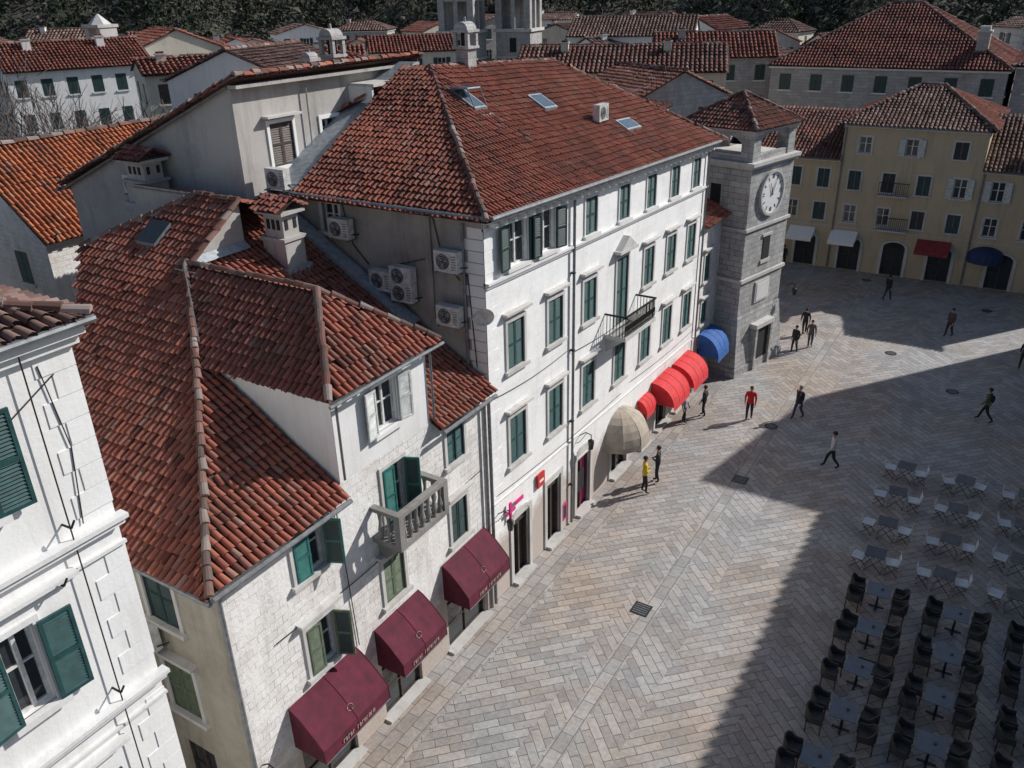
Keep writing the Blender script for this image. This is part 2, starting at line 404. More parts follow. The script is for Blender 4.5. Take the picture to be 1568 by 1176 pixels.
for a,b,c,d,s in gf:
    mb.poly([T(a,-.2,c),T(b,-.2,c),T(b,-.2,d),T(a,-.2,d)],'pink' if s=='pinkdoor' else 'glass')
    fmat='wood'
    mb.box(a,a+.08,-.2,-.1,c,d,fmat,T); mb.box(b-.08,b,-.2,-.1,c,d,fmat,T); mb.box(a,b,-.2,-.1,d-.4,d-.3,fmat,T); mb.box((a+b)/2-.04,(a+b)/2+.04,-.2,-.1,c,d-.4,fmat,T)
    mb.box(a-.18,a,-.02,.06,0,d,'trim',T); mb.box(b,b+.18,-.02,.06,0,d,'trim',T); mb.box(a-.18,b+.18,-.02,.064,d,d+.2,'trim',T)
    n=8; cu=(a+b)/2; r0=(b-a)/2+.18
    if s in('door','pinkdoor'):
        for k in range(n):
            t0=math.pi*k/n;t1=math.pi*(k+1)/n
            q=[(cu+r*math.cos(t),d-.1+r*.62*math.sin(t)) for t in(t0,t1) for r in (r0-.2,r0)]
            mb.add([T(u,.08,z) for u,z in q]+[T(u,-.01,z) for u,z in q],[(0,1,3,2),(1,5,7,3),(0,4,6,2)],'trim')
    if s=='pinkdoor': mb.box(a+.3,b-.3,-.1,-.09,.9,1.9,'dark',T)
    mb.box(a-.1,b+.1,-.1,.3,0.0,.1,'trim',T)
mb.build('ground_floor_doors',E)
mb=MB()
def band(z0,z1,w,mat='ptrim'): mb.box(Y0-.02,Y1,-.05,w,z0,z1,mat,T)
band(13.62,13.72,.10); band(13.85,14.0,.22); band(14.0,14.12,.38); band(11.85,11.95,.08); band(11.95,12.03,.14); band(4.05,4.12,.05)
for y in np.arange(Y0+.2,Y1,.55): mb.box(y,y+.16,.05,.3,13.72,13.85,'ptrim',T)
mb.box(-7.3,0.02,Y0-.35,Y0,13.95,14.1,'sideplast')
z=0.4;k=0
while z<13.5:
    w=.62 if k%2 else .38
    mb.box(Y0-.02,Y0+w,-.01,.014,z+.006,z+.345,'main',T); mb.box(-w-.2,.011,Y0-.02,Y0,z+.008,z+.34,'ptrim'); z+=.36;k+=1
mb.tube((.12,25.3,13.8),(.12,25.3,.1),.055,'metal',8)
mb.tube((.12,39.15,13.8),(.12,39.15,.1),.05,'metal',8)
for z in (2,5,8,11): mb.box(25.22,25.38,.0,.16,z,z+.05,'iron',T)
mb.tube((.5,Y0-.3,14.1),(.5,Y1+.2,14.1),.075,'metal',8); mb.tube((.45,Y0-.42,14.1),(-7.3,Y0-.42,14.1),.07,'metal',8)
mb.path([(-.7,Y0-.1,9.0),(-.7,Y0-.1,13.8)],.05,'metal'); mb.path([(-2.0,Y0-.08,10.6),(-2.0,Y0-.08,13.9)],.12,'sideplast')
for x in(-.9,-4.5): mb.path([(x,Y0-.05,12),(x-.6,Y0-.05,12.6),(x-.9,Y0-.05,13.9)],.02,'black',5)
mb.path([(-3.2,Y0-.04,12.2),(-2.2,Y0-.04,12.5),(-.6,Y0-.04,12.2),(-.4,Y0-.04,9.2)],.018,'black',4)
mb.add([T(29.0,0,11.0),T(30.5,0,11.0),T(29.75,0,11.5),T(29.0,.3,11.0),T(30.5,.3,11.0),T(29.75,.3,11.5)],[(3,4,5),(0,1,4,3),(0,3,5,2),(1,4,5,2)],'trim')
mb.box(28.9,30.6,-.01,.32,10.88,11.0,'trim',T)
for y0_,y1_,zz in((20,25,8.1),(25.4,31,7.9),(31,39,4.6),(20,30,4.4)):
    pts=[(.05,y0_+(y1_-y0_)*i/8,zz-.12*math.sin(math.pi*i/8)) for i in range(9)]; mb.path(pts,.012,'black',3)
mb.build('cornices',E,vf=sh)
mb=MB()
mb.box(28.2,31.3,0,.95,7.55,7.72,'trim',T)
for y in (28.5,29.75,31.0):
    mb.add([T(y-.1,0,7.55),T(y+.1,0,7.55),T(y+.1,0,6.9),T(y-.1,0,6.9),T(y-.1,.85,7.55),T(y+.1,.85,7.55)],[(0,3,4),(1,2,5),(3,2,5,4)],'trim')
mb.box(28.2,31.3,.88,.94,8.55,8.62,'iron',T); mb.box(28.2,28.26,0,.94,8.55,8.62,'iron',T); mb.box(31.24,31.3,0,.94,8.55,8.62,'iron',T)
mb.box(28.2,31.3,.89,.92,7.85,7.88,'iron',T)
for y in np.arange(28.22,31.3,.12): 
    mb.tube(T(y,.9,7.72),T(y,.9,8.55),.018,'iron',4)
    mb.ell(T(y,.91,8.1),(.025,.06,.14),'iron',6,4)
for x in np.arange(.1,.9,.14):
    for y in (28.23,31.27): mb.tube(T(y,x,7.72),T(y,x,8.55),.016,'iron',4)
mb.build('iron_balcony',E,vf=sh)
k=.583
AP=(-6,25.7,17.75); BP=(-6,34.6,17.75)
tiles('roof_front',E,[(.45,19.25,14.0),(.45,Y1+1.3,14.0),BP,AP],(0,1,0),vf=sh)
tiles('roof_hip',E,[(.45,19.25,14.0),AP,(-7.3,25.7,17.75),(-7.3,19.25,14.0)],(1,0,0),vf=sh)
tiles('roof_back',E,[(-12.4,19.25,14.0),(-12.4,40.6,14.0),BP,AP],(0,1,0),su=.35,sv=.5,seg=3,vf=sh)
tiles('roof_far_hip',E,[(.45,40.6,14.0),(-12.4,40.6,14.0),BP],(1,0,0),su=.35,sv=.5,seg=3,vf=sh)
ridge('hip_ridge',E,[(.45,19.25,14.08),AP,BP,(.45,40.6,14.08)],vf=sh); 
mb=MB()
mb.poly([(-7.3,19.4,14.12),(-8.5,19.4,14.12),(-8.5,26.5,17.9),(-7.3,26.5,17.9)],'flash')
mb.box(-7.42,-7.28,19.4,19.5,14.0,14.2,'flash')
def onroof(x,y,h): return (x,y,14.2-k*x+h)
def skyl(x0,x1,y0,y1):
    vs=[(x0,y0),(x1,y0),(x1,y1),(x0,y1)]
    lo=[onroof(x,y,0) for x,y in vs]; hi=[onroof(x,y,.22) for x,y in vs]
    mb.add(lo+hi,[(0,1,5,4),(1,2,6,5),(2,3,7,6),(3,0,4,7)],'metal')
    mb.add(hi,[(0,1,2,3)],'flash')
    mb.poly([onroof(x,y,.23) for x,y in [(x0-.07,y0+.07),(x1+.07,y0+.07),(x1+.07,y1-.07),(x0-.07,y1-.07)]],'skyglass')
skyl(-3.1,-3.9,29.0,30.0); skyl(-1.3,-1.9,32.8,34.2); skyl(-3.6,-4.6,24.9,25.7)
a=onroof(-4.6,24.9,.3);b=onroof(-4.6,25.7,.3); c=(-3.9,25.7,17.15); d=(-3.9,24.9,17.15)
mb.poly([a,b,c,d],'skyglass'); mb.path([a,d,c,b],.035,'flash')
mb.path([c,onroof(-3.6,25.7,.2)],.02,'metal'); mb.path([d,onroof(-3.6,24.9,.2)],.02,'metal')
mb.poly([onroof(-2.5,24.9,.14),onroof(-3.5,24.9,.14),onroof(-3.5,25.7,.14),onroof(-2.5,25.7,.14)],'flash')
mb.build('skylights_and_flashing',E,vf=sh)
mb=MB(); 
for j in range(5):
    r0,r1=.34*j/5,.34*(j+1)/5; n=14
    vs=[(r*math.cos(2*math.pi*i/n),-.25*r*r*3+ .1,r*math.sin(2*math.pi*i/n)) for r in(r0,r1) for i in range(n)]
    mb.add(vs,[(i,(i+1)%n,n+(i+1)%n,n+i) for i in range(n)],'acw')
mb.path([(0,.1,0),(0,.4,-.2)],.02,'metal'); mb.path([(0,.05,-.3),(0,-.28,-.02)],.012,'metal')
o=mb.build('satellite_dish'); o.location=(.15,19.35,11.1); o.rotation_euler=(.3,0,.7)
# ================================================================== AC units
def ac_mesh(fans=1):
    mb=MB(); h=.65*fans if fans==1 else 1.15
    mb.box(-.42,.42,-.15,.15,0,h,'acw')
    for f in range(fans):
        zc=h*(f+.5)/fans; r=.24
        n=20; vs=[(-.10+r*math.cos(2*math.pi*i/n),-.156,zc+r*math.sin(2*math.pi*i/n)) for i in range(n)]
        mb.poly(vs,'black')
        for rr in (.08,.14,.2,.25):
            for i in range(n):
                a0=2*math.pi*i/n;a1=2*math.pi*(i+1)/n
                mb.tube((-.10+rr*math.cos(a0),-.165,zc+rr*math.sin(a0)),(-.10+rr*math.cos(a1),-.165,zc+rr*math.sin(a1)),.006,'acw',3,cap=False)
        for i in range(3):
            a0=i*2.09; mb.poly([(-.10,-.16,zc),(-.10+.2*math.cos(a0),-.16,zc+.2*math.sin(a0)),(-.10+.2*math.cos(a0+.7),-.16,zc+.2*math.sin(a0+.7))],'metal')
    for i in range(6): mb.box(.22,.38,-.16,-.15,.1+i*.08,.13+i*.08,'metal')
    mb.box(-.38,-.34,-.2,.32,-.06,0,'metal'); mb.box(.34,.38,-.2,.32,-.06,0,'metal')
    mb.tube((.42,0,.15),(.5,.28,.1),.02,'black',5)
    o=mb.build('tmp'); me=o.data; bpy.data.objects.remove(o); return me
AC1=ac_mesh(1);AC2=ac_mesh(2)
for x,z,m_,r in [(-1.1,12.35,AC1,0),(-1.15,10.6,AC1,0),(-2.9,11.1,AC2,0),(-3.75,11.35,AC1,0),(-5.3,12.85,AC1,0)]:
    inst('air_conditioner',m_,(x,Y0-.32,z),r)
inst('air_conditioner',AC1,(-2.0,31.6,15.1),math.pi/2)
inst('air_conditioner',AC1,(-7.7,19.3,14.25),0)
inst('air_conditioner',AC1,(-2.9,8.8-.3,5.6),0)
inst('air_conditioner',AC1,(-13.9,18.28,13.7),0)
inst('air_conditioner',AC1,(-8.2,25.6,16.0),math.pi/2)
# ================================================================== B : JEWELRY SHOP HOUSE
E=empty('jewelry_shop_house')
mb=MB(); T=TX(0); A0=8.8
bw=[(10.95,11.95,6.95,8.3,'ajar','teal'),(14.35,15.25,6.6,8.35,'ajar','teal'),(17.3,18.2,6.95,8.3,'closed','green'),
    (10.95,11.9,3.95,5.45,'ajar','lgreen'),(14.0,14.9,4.05,5.5,'closed','lgreen'),(17.3,18.15,4.05,5.5,'closed','dgreen')]
shops=[(10.2,12.2,.02,2.6),(13.5,15.3,.02,2.6),(16.8,19.0,.02,2.6)]
wall(mb,T,A0,Y0,0,8.8,[w[:4] for w in bw]+shops,'bstone')
wall(mb,T,12.8,16.6,8.8,11.35,[(14.35,15.25,9.5,10.85)],'white')
al=[(-2.85,-1.75,6.35,7.95),(-2.85,-1.75,3.4,5.0),(-2.9,-1.7,.02,2.2)]
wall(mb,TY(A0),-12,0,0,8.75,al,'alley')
mb.poly([(0,12.8,8.6),(0,12.8,11.35),(-4.4,12.8,11.35)],'white'); mb.poly([(0,16.6,8.6),(0,16.6,11.35),(-4.4,16.6,11.35)],'white')
mb.poly([(-6.95,14.6,12.6),(-6.95,16.9,12.6),(-6.95,16.9,14.45),(-6.95,14.75,12.95)],'aplast')
mb.poly([(-6.95,16.9,12.3),(-12,16.9,12.3),(-12,16.9,14.45),(-6.95,16.9,14.45)],'aplast')
mb.build('walls',E)
mb=MB()
for a,b,c,d,s,m_ in bw: window(mb,T,a,b,c,d,s,m_,hood=(c<6),trim='trim',tw=.12)
window(mb,T,14.35,15.25,9.5,10.85,'open','wshut',hood=False,trim='white',tw=.1)
mb.box(14.1,15.5,-.01,.16,11.0,11.08,'white',T)
window(mb,TY(A0),-2.85,-1.75,6.35,7.95,'closed','dgreen',hood=False,trim='trim')
window(mb,TY(A0),-2.85,-1.75,3.4,5.0,'closed','lgreen',hood=True,trim='trim')
glass(mb,TY(A0),-2.9,-1.7,.02,2.2,fm='wood')
for a,b,c,d in shops: glass(mb,T,a,b,c,d,fm='wood',bars=2); mb.box(a-.1,b+.1,-.1,.25,0,.08,'trim',T)
mb.build('windows',E)
tiles('roof_front_left',E,[(.35,8.32,8.59),(.35,12.75,8.59),(-4.3,12.75,11.38),(-4.6,12.75,11.56)],(0,1,0))
tiles('roof_front_right',E,[(.35,16.62,8.59),(.35,19.6,8.59),(-8.5,19.6,13.9),(-8.5,16.9,13.9),(-7.0,16.9,13.0),(-7,14.85,13.0),(-4.3,16.62,11.38)],(0,1,0))
tiles('roof_alley_side',E,[(.35,8.32,8.46),(-9.6,8.32,8.46),(-9.6,12.5,11.39),(-11.9,14.6,12.86),(-8.7,16.8,14.4),(-6.75,16.8,14.4),(-6.85,14.8,13.0),(-4.65,12.75,11.56)],(1,0,0),pal=RED+RED+DRED)
tiles('dormer_roof_left',E,[(.3,12.5,11.28),(-4.3,12.5,11.28),(-7,14.72,13.02),(-1.9,14.72,13.02)],(1,0,0),pal=DRED)
tiles('dormer_roof_right',E,[(.3,16.94,11.28),(-4.3,16.94,11.28),(-7,14.72,13.02),(-1.9,14.72,13.02)],(1,0,0))
tiles('dormer_roof_front',E,[(.3,12.5,11.28),(.3,16.94,11.28),(-1.9,14.72,13.02)],(0,1,0))
tiles('back_slope',E,[(-6.75,16.8,14.4),(-12,16.8,14.4),(-12,18.6,13.8),(-6.75,18.6,13.8)],(1,0,0))
ridge('ridges',E,[(.4,8.3,8.62),(-4.6,12.75,11.6)]); ridge('ridges',E,[(-4.3,12.5,11.45),(-7,14.72,13.08),(-1.9,14.72,13.08),(.3,12.5,11.35)]); ridge('ridges',E,[(-1.9,14.72,13.08),(.3,16.94,11.35)])
ridge('ridges',E,[(-6.8,14.8,13.1),(-6.8,16.8,14.46),(-8.7,16.8,14.46),(-11.9,14.6,12.95)])
mb=MB()
mb.poly([(-2.4,19.55,10.5),(-2.4,19.05,10.5),(-8.4,19.05,14.1),(-8.4,19.55,14.1)],'flash')
mb.poly([(-2.4,19.05,10.5),(-2.4,19.05,10.2),(-8.4,19.05,13.8),(-8.4,19.05,14.1)],'flash')
mb.poly([(-6.93,14.95,13.2),(-6.7,14.95,13.0),(-6.7,16.9,13.0),(-6.93,16.9,13.2)],'flash')
mb.tube((.42,8.35,8.5),(.42,12.7,8.5),.065,'metal',8); mb.tube((.42,16.7,8.5),(.42,19.5,8.5),.065,'metal',8); mb.tube((.36,12.45,11.2),(.36,17,11.2),.05,'metal',8)
mb.tube((.4,8.28,8.42),(-6,8.28,8.42),.065,'metal',8)
mb.path([(.42,8.35,8.5),(.05,8.72,8.2),(.05,8.72,.1)],.06,'metal',8)
mb.path([(.42,19.4,8.5),(.12,19.5,8.2),(.12,19.5,.1)],.06,'metal',8); mb.tube((.12,19.25,8.4),(.12,19.25,.1),.05,'metal',8)
mb.path([(.36,12.6,11.2),(.1,12.9,11.0),(.1,12.9,8.9)],.035,'metal',6); mb.path([(.36,16.8,11.2),(.1,16.7,11.0),(.1,16.7,8.9)],.035,'metal',6)
mb.path([(-4.6,12.9,11.5),(-4.6,12.9,13.9)],.02,'metal',5); mb.path([(-5.0,12.9,13.7),(-4.2,12.9,13.7)],.012,'metal',4)
mb.path([(.04,10,5.8),(.04,13,5.7),(.04,19,5.9)],.014,'black',4); mb.path([(.04,12.5,8.5),(.04,12.7,3.6)],.014,'black',4)
def PL(x,y,h): return (x,y,8.8+.7*(y-8.8)+h)
vs=[(-9.6,15.0),(-8.7,15.0),(-8.7,15.7),(-9.6,15.7)]
mb.add([PL(x,y,0) for x,y in vs]+[PL(x,y,.2) for x,y in vs],[(0,1,5,4),(1,2,6,5),(2,3,7,6),(3,0,4,7)],'metal'); mb.poly([PL(x,y,.2) for x,y in vs],'glass')
mb.build('gutters_and_flashing',E)
mb=MB(); T=TX(0); DT_='dtrim'
y0,y1,px=13.75,15.95,1.0
mb.box(y0,y1,0,px,6.42,6.58,DT_,T); mb.box(y0+.1,y1-.1,0,px-.1,6.3,6.42,DT_,T)
for y in (y0+.3,y1-.3):
    mb.add([T(y-.12,0,6.3),T(y+.12,0,6.3),T(y+.12,0,5.6),T(y-.12,0,5.6),T(y-.12,.8,6.3),T(y+.12,.8,6.3)],[(0,3,4),(1,2,5),(3,2,5,4)],DT_)
mb.box(y0,y1,px-.2,px,7.42,7.54,DT_,T); mb.box(y0,y0+.2,0,px-.2,7.42,7.54,DT_,T); mb.box(y1-.2,y1,0,px-.2,7.42,7.54,DT_,T)
def balus(y,x):
    prof=[(.07,6.58),(.05,6.68),(.085,6.85),(.045,7.1),(.06,7.3),(.075,7.42)]
    for (r0,z0),(r1,z1) in zip(prof[:-1],prof[1:]): mb.tube((x,y,z0),(x,y,z1),r0,DT_,8,r1,cap=False)
for y in np.linspace(y0+.28,y1-.28,7): balus(y,px-.1)
for x in (.25,.55): balus(y0+.1,x);balus(y1-.1,x)
for y in (y0+.0,y1-.2): mb.box(y,y+.2,px-.2,px,6.58,7.42,DT_,T)
mb.build('stone_balcony',E)
# ================================================================== awnings
def awning(name,y0,y1,zt,proj,zf,zv,mat,ribs=3,x0=0,letters=False):
    mb=MB(); T=TX(x0); prof=[(0.02,zt)]
    n=6
    for i in range(1,n+1):
        t=i/n; prof.append((proj*t**.9, zt-(zt-zf)*(t**1.25)))
    prof.append((proj+.03,zv))
    for (x0_,z0_),(x1_,z1_) in zip(prof[:-1],prof[1:]):
        k2=6
        for i in range(k2):
            ya=y0+(y1-y0)*i/k2; yb=y0+(y1-y0)*(i+1)/k2
            dz=lambda y,xx: -.035*math.sin(math.pi*((y-y0)/(y1-y0)*(ribs+1)%1))*min(1,xx*3) if abs(((y-y0)/(y1-y0)*(ribs+1))%1)>1e-6 else 0
            mb.poly([T(ya,x0_,z0_+dz(ya,x0_)),T(yb,x0_,z0_+dz(yb,x0_)),T(yb,x1_,z1_+dz(yb,x1_)),T(ya,x1_,z1_+dz(ya,x1_))],mat)
    for y in (y0,y1): mb.poly([T(y,x,z) for x,z in prof]+[T(y,.02,zv)],mat)
    for y in np.linspace(y0,y1,ribs+2): 
        for (a_,b_),(c_,d_) in zip(prof[:-1],prof[1:]): mb.tube(T(y,a_,b_+.006),T(y,c_,d_+.006),.012,mat,4)
    mb.tube(T(y0,proj+.02,zv),T(y1,proj+.02,zv),.02,'metal',6)
    if letters:
        cy=(y0+y1)/2; x=cy-.62
        for i in range(14):
            w=random.choice([.05,.07,.055]); hh=.12
            if i!=5:
                mb.box(x,x+.018,proj+.04,proj+.048,zv+.14,zv+.14+hh,'creamc',T); mb.box(x,x+w,proj+.04,proj+.047,zv+.14+hh-.018,zv+.14+hh,'creamc',T)
                if i%2: mb.box(x+w-.018,x+w,proj+.04,proj+.048,zv+.14,zv+.14+hh,'creamc',T)
            x+=.09
        for i in range(16):
            t0=2*math.pi*i/16;t1=2*math.pi*(i+1)/16
            f=lambda t:T(cy+.10*math.cos(t),proj*.80+.08*math.sin(t)*.55,zt-(zt-zf)*(.80**1.25)+.04-.10*math.sin(t)*.75)
            mb.tube(f(t0),f(t1),.007,'creamc',3)
    return mb.build(name)
awning('burgundy_awning',10.0,12.55,3.65,1.1,2.75,2.3,'burg',1,letters=True)
awning('burgundy_awning',13.35,15.4,3.6,1.0,2.75,2.3,'burg',1,letters=True)
awning('burgundy_awning',16.65,19.05,3.65,1.0,2.75,2.3,'burg',1,letters=True)
def dome(name,cy,w,zt,zb,proj,mat,x0=0,n=8,val=.25):
    mb=MB(); T=TX(x0); nv=6; pts=[]
    for j in range(nv+1):
        ph=math.pi/2*j/nv
        row=[]
        for i in range(n*2+1):
            th=math.pi*i/(n*2)
            sc_=1-.035*(i%2)*math.sin(ph)
            row.append(T(cy+w/2*math.cos(th)*math.sin(ph)*sc_,.02+proj*math.sin(th)*math.sin(ph)*sc_,zb+(zt-zb)*math.cos(ph)))
        pts.append(row)
    pts.append([(p[0],p[1],p[2]-val) for p in pts[-1]])
    vs=[p for r in pts for p in r]; W=n*2+1
    fs=[(j*W+i,j*W+i+1,(j+1)*W+i+1,(j+1)*W+i) for j in range(len(pts)-1) for i in range(W-1)]
    mb.add(vs,fs,mat)
    for i in range(0,W,2):
        for j in range(len(pts)-2): mb.tube(pts[j][i],pts[j+1][i],.012,'trim' if mat=='creamc' else mat,4)
    return mb.build(name)
dome('cream_dome_awning',29.9,2.9,3.3,2.0,1.4,'creamc',n=5)
def red_awn(y0,y1,name,mat,x0=0,zt=3.3,zb=2.2,proj=1.4):
    mb=MB(); T=TX(x0); n=8; prof=[]
    for i in range(n+1):
        t=math.pi/2*i/n; prof.append((.02+proj*math.sin(t),zb+(zt-zb)*math.cos(t)))
    for a,b in zip(prof[:-1],prof[1:]): mb.poly([T(y0,a[0],a[1]),T(y1,a[0],a[1]),T(y1,b[0],b[1]),T(y0,b[0],b[1])],mat)
    for y in(y0,y1): mb.poly([T(y,x,z) for x,z in prof]+[T(y,.02,zb)],mat)
    m_=12
    for i in range(m_):
        a=y0+(y1-y0)*i/m_;b=y0+(y1-y0)*(i+1)/m_
        mb.poly([T(a,proj+.02,zb),T(b,proj+.02,zb),T(b,proj+.03,zb-.2),T((a+b)/2,proj+.03,zb-.27),T(a,proj+.03,zb-.2)],mat)
    for y in np.linspace(y0,y1,4):
        for a,b in zip(prof[:-1],prof[1:]): mb.tube(T(y,a[0],a[1]+.005),T(y,b[0],b[1]+.005),.012,mat,4)
    return mb.build(name)
red_awn(33.6,35.7,'red_awning','redc',zt=2.95,zb=1.9,proj=1.2); red_awn(36.3,38.4,'red_awning','redc',zt=2.85,zb=1.8,proj=1.2)
red_awn(32.0,33.1,'red_awning','redc',zt=2.7,zb=2.1,proj=.5)
red_awn(40.1,41.9,'blue_awning','bluec',x0=0,zt=3.1,zb=1.9,proj=1.15)
mb=MB(); T=TX(0)
mb.box(20.35,20.95,.1,.14,3.3,3.42,'pink',T); mb.box(20.55,20.67,.1,.16,3.05,3.75,'pink',T); mb.box(20.96,21.5,.1,.14,3.45,3.6,'pink',T); mb.tube(T(20.6,0,3.4),T(20.6,.12,3.4),.02,'iron',5); mb.build('pink_shop_sign')
mb=MB(); mb.box(22.6,23.1,.04,.12,3.2,3.75,'redp',T); mb.box(22.7,23.0,.12,.126,3.4,3.5,'whitep',T); mb.build('red_wall_sign')
mb=MB(); mb.box(24.65,24.95,.04,.08,.5,1.3,'pink',T); mb.box(24.7,24.9,.08,.085,.6,1.2,'black',T); mb.build('pink_poster')
def lantern(x,y,z):
    mb=MB(); mb.path([(0,0,.1),(.25,0,.3),(.5,0,.25),(.5,0,.05)],.02,'iron',5); mb.path([(0,0,-.2),(.3,0,.28)],.014,'iron',4)
    mb.tube((.5,0,.05),(.5,0,-.02),.05,'iron',6,.14); mb.tube((.5,0,-.02),(.5,0,-.38),.13,'glass',6,.08)
    for i in range(6):
        t=math.pi*i/3; mb.tube((.5+.135*math.cos(t),.135*math.sin(t),-.02),(.5+.085*math.cos(t),.085*math.sin(t),-.38),.01,'iron',4)
    mb.tube((.5,0,-.38),(.5,0,-.43),.09,'iron',6,.03)
    o=mb.build('wall_lantern'); o.location=(x,y,z); return o
lantern(0,26.2,3.6); lantern(0,20.0,3.5); lantern(.0,8.95,2.6); lantern(2.6,47.3,4.0)
# ================================================================== C : near left house
E=empty('near_stone_house'); xc=1.7
mb=MB(); T=TX(xc)
cw=[(3.9,4.45,9.95,11.5),(3.9,4.45,13.4,14.95),(3.9,4.45,6.3,7.9),(.4,1.0,9.95,11.5),(.4,1.0,13.4,14.95),(.4,1.0,6.3,7.9),(3.9,4.45,2.6,4.2)]
wall(mb,T,-6,6.15,0,15.7,cw,'cstone')
mb.poly([(xc,6.15,0),(-9,6.15,0),(-9,6.15,15.7),(xc,6.15,15.7)],'cstone'); mb.poly([(xc,-6,0),(-9,-6,0),(-9,-6,15.7),(xc,-6,15.7)],'cstone'); mb.poly([(-9,6.15,0),(-9,-6,0),(-9,-6,15.7),(-9,6.15,15.7)],'cstone')
mb.build('walls',E)
mb=MB()
for a,b,c,d in cw:
    window(mb,T,a,b,c,d,'none',hood=False,trim='ptrim',tw=.1)
    for sg,h in ((-1,a-.03),(1,b+.03)): leaf(mb,T,h,.09,sg*.52,c,d,.08,'green',sp=.06)
    if 9<c<10 or c<7 : 
        mb.box(a-.75,b+.75,0,.12,d+.35,d+.43,'ptrim',T); mb.box(a-.8,b+.8,0,.2,d+.43,d+.5,'ptrim',T)
mb.build('windows',E)
mb=MB()
for z in (12.4,9.05,5.6): mb.box(-6,6.2,0,.14,z-.1,z,'ptrim',T); mb.box(-6,6.25,0,.2,z,z+.08,'ptrim',T); mb.box(-6,6.18,0,.07,z-.5,z-.44,'ptrim',T)
mb.box(-6,6.25,0,.12,15.45,15.6,'ptrim',T); mb.box(-6,6.32,0,.22,15.6,15.72,'ptrim',T)
z=.3;k_=0
while z<15.2:
    w=.62 if k_%2 else .38
    if not any(abs(z+.2-s)<.3 for s in(12.4,9.05,5.6)): mb.box(6.165-w,6.165,.0,.016,z+.008,z+.39,'cstone',T)
    z+=.4;k_+=1
mb.tube((xc+.3,-6,15.80),(xc+.3,6.45,15.80),.06,'metal',8); mb.path([(xc+.12,5.35,15.6),(xc+.12,5.35,0)],.0125,'black',5)
for y,z in ((5.3,12.75),(5.3,9.4),(4.95,11.9)):
    mb.path([(xc,y,z),(xc+.25,y,z+.02),(xc+.3,y+.05,z+.15)],.02,'iron',5)
mb.path([(xc+.03,5.6,15.3),(xc+.03,5.75,13.9),(xc+.03,5.6,12.6)],.010,'black',4)
mb.path([(xc+.03,2,13),(xc+.03,5.8,15.1)],.010,'black',4)
mb.build('cornices',E)
tiles('roof',E,[(xc+.3,-6,15.82),(xc+.3,6.4,15.82),(-3.6,1.1,17.3),(-3.6,-6,17.3)],(0,1,0),pal=OLD)
tiles('roof_hip',E,[(xc+.3,6.4,15.82),(-9,6.4,15.82),(-3.6,1.1,17.3)],(1,0,0),pal=OLD)
ridge('hip_ridge',E,[(xc+.3,6.4,15.9),(-3.6,1.1,17.38)])
# ================================================================== A : plastered tall house
E=empty('plastered_house')
mb=MB(); xa=-8.5; ya=18.6
aw=[(19.95,21.0,14.75,16.15),(22.4,23.2,15.2,16.0),(24.3,25.4,15.95,16.8)]
wall(mb,TX(xa),ya,27.8,12.5,17.4,aw,'aplast')
mb.poly([(xa,ya,0),(-18.4,ya,0),(-18.4,ya,13.55),(xa,ya,17.55)],'aplast')
mb.poly([(-18.4,ya,0),(-18.4,28,0),(-18.4,28,13.5),(-18.4,ya,13.5)],'aplast'); mb.poly([(xa,28,0),(-18.4,28,0),(-18.4,28,13.5),(xa,28,17.5)],'aplast')
mb.poly([(xa,ya,0),(xa,ya,12.5),(xa,28,12.5),(xa,28,0)],'aplast')
mb.box(xa-.02,xa+.4,ya-.1,27.8,17.4,17.5,'aplast')
mb.build('walls',E)
mb=MB()
window(mb,TX(xa),*aw[0],'closed','wood',hood=False,trim='white',tw=.12); window(mb,TX(xa),*aw[1],'none',hood=False,trim='white'); window(mb,TX(xa),*aw[2],'none',hood=False,trim='white')
mb.box(19.7,21.25,0,.3,16.35,16.42,'trim',TX(xa)); mb.box(24.0,25.7,0,1.2,16.95,17.05,'trim',TX(xa)); mb.box(24.0,24.1,0,1.1,15.6,16.95,'white',TX(xa)); mb.box(25.6,25.7,0,1.1,15.6,16.95,'white',TX(xa))
mb.tube((-8.35,21.7,13.9),(-8.35,21.7,17.2),.03,'metal',5)
mb.build('windows',E)
tiles('roof',E,[(xa+.55,ya-.25,17.72),(xa+.55,27.9,17.72),(-18.8,27.9,13.5),(-18.8,ya-.25,13.5)],(0,1,0),pal=OLD+RED)
ridge('verge',E,[(xa+.4,ya-.2,17.75),(-18.8,ya-.2,13.55)]); ridge('verge',E,[(xa+.5,ya-.2,17.8),(xa+.5,27.9,17.8)],pal=RED+OLD)
mb=MB(); mb.tube((-18.9,ya-.3,13.35),(-18.9,28,13.35),.08,'metal',8); mb.tube((xa,ya-.15,17.45),(-18.9,ya-.15,13.3),.05,'metal',6); mb.build('gutter',E)
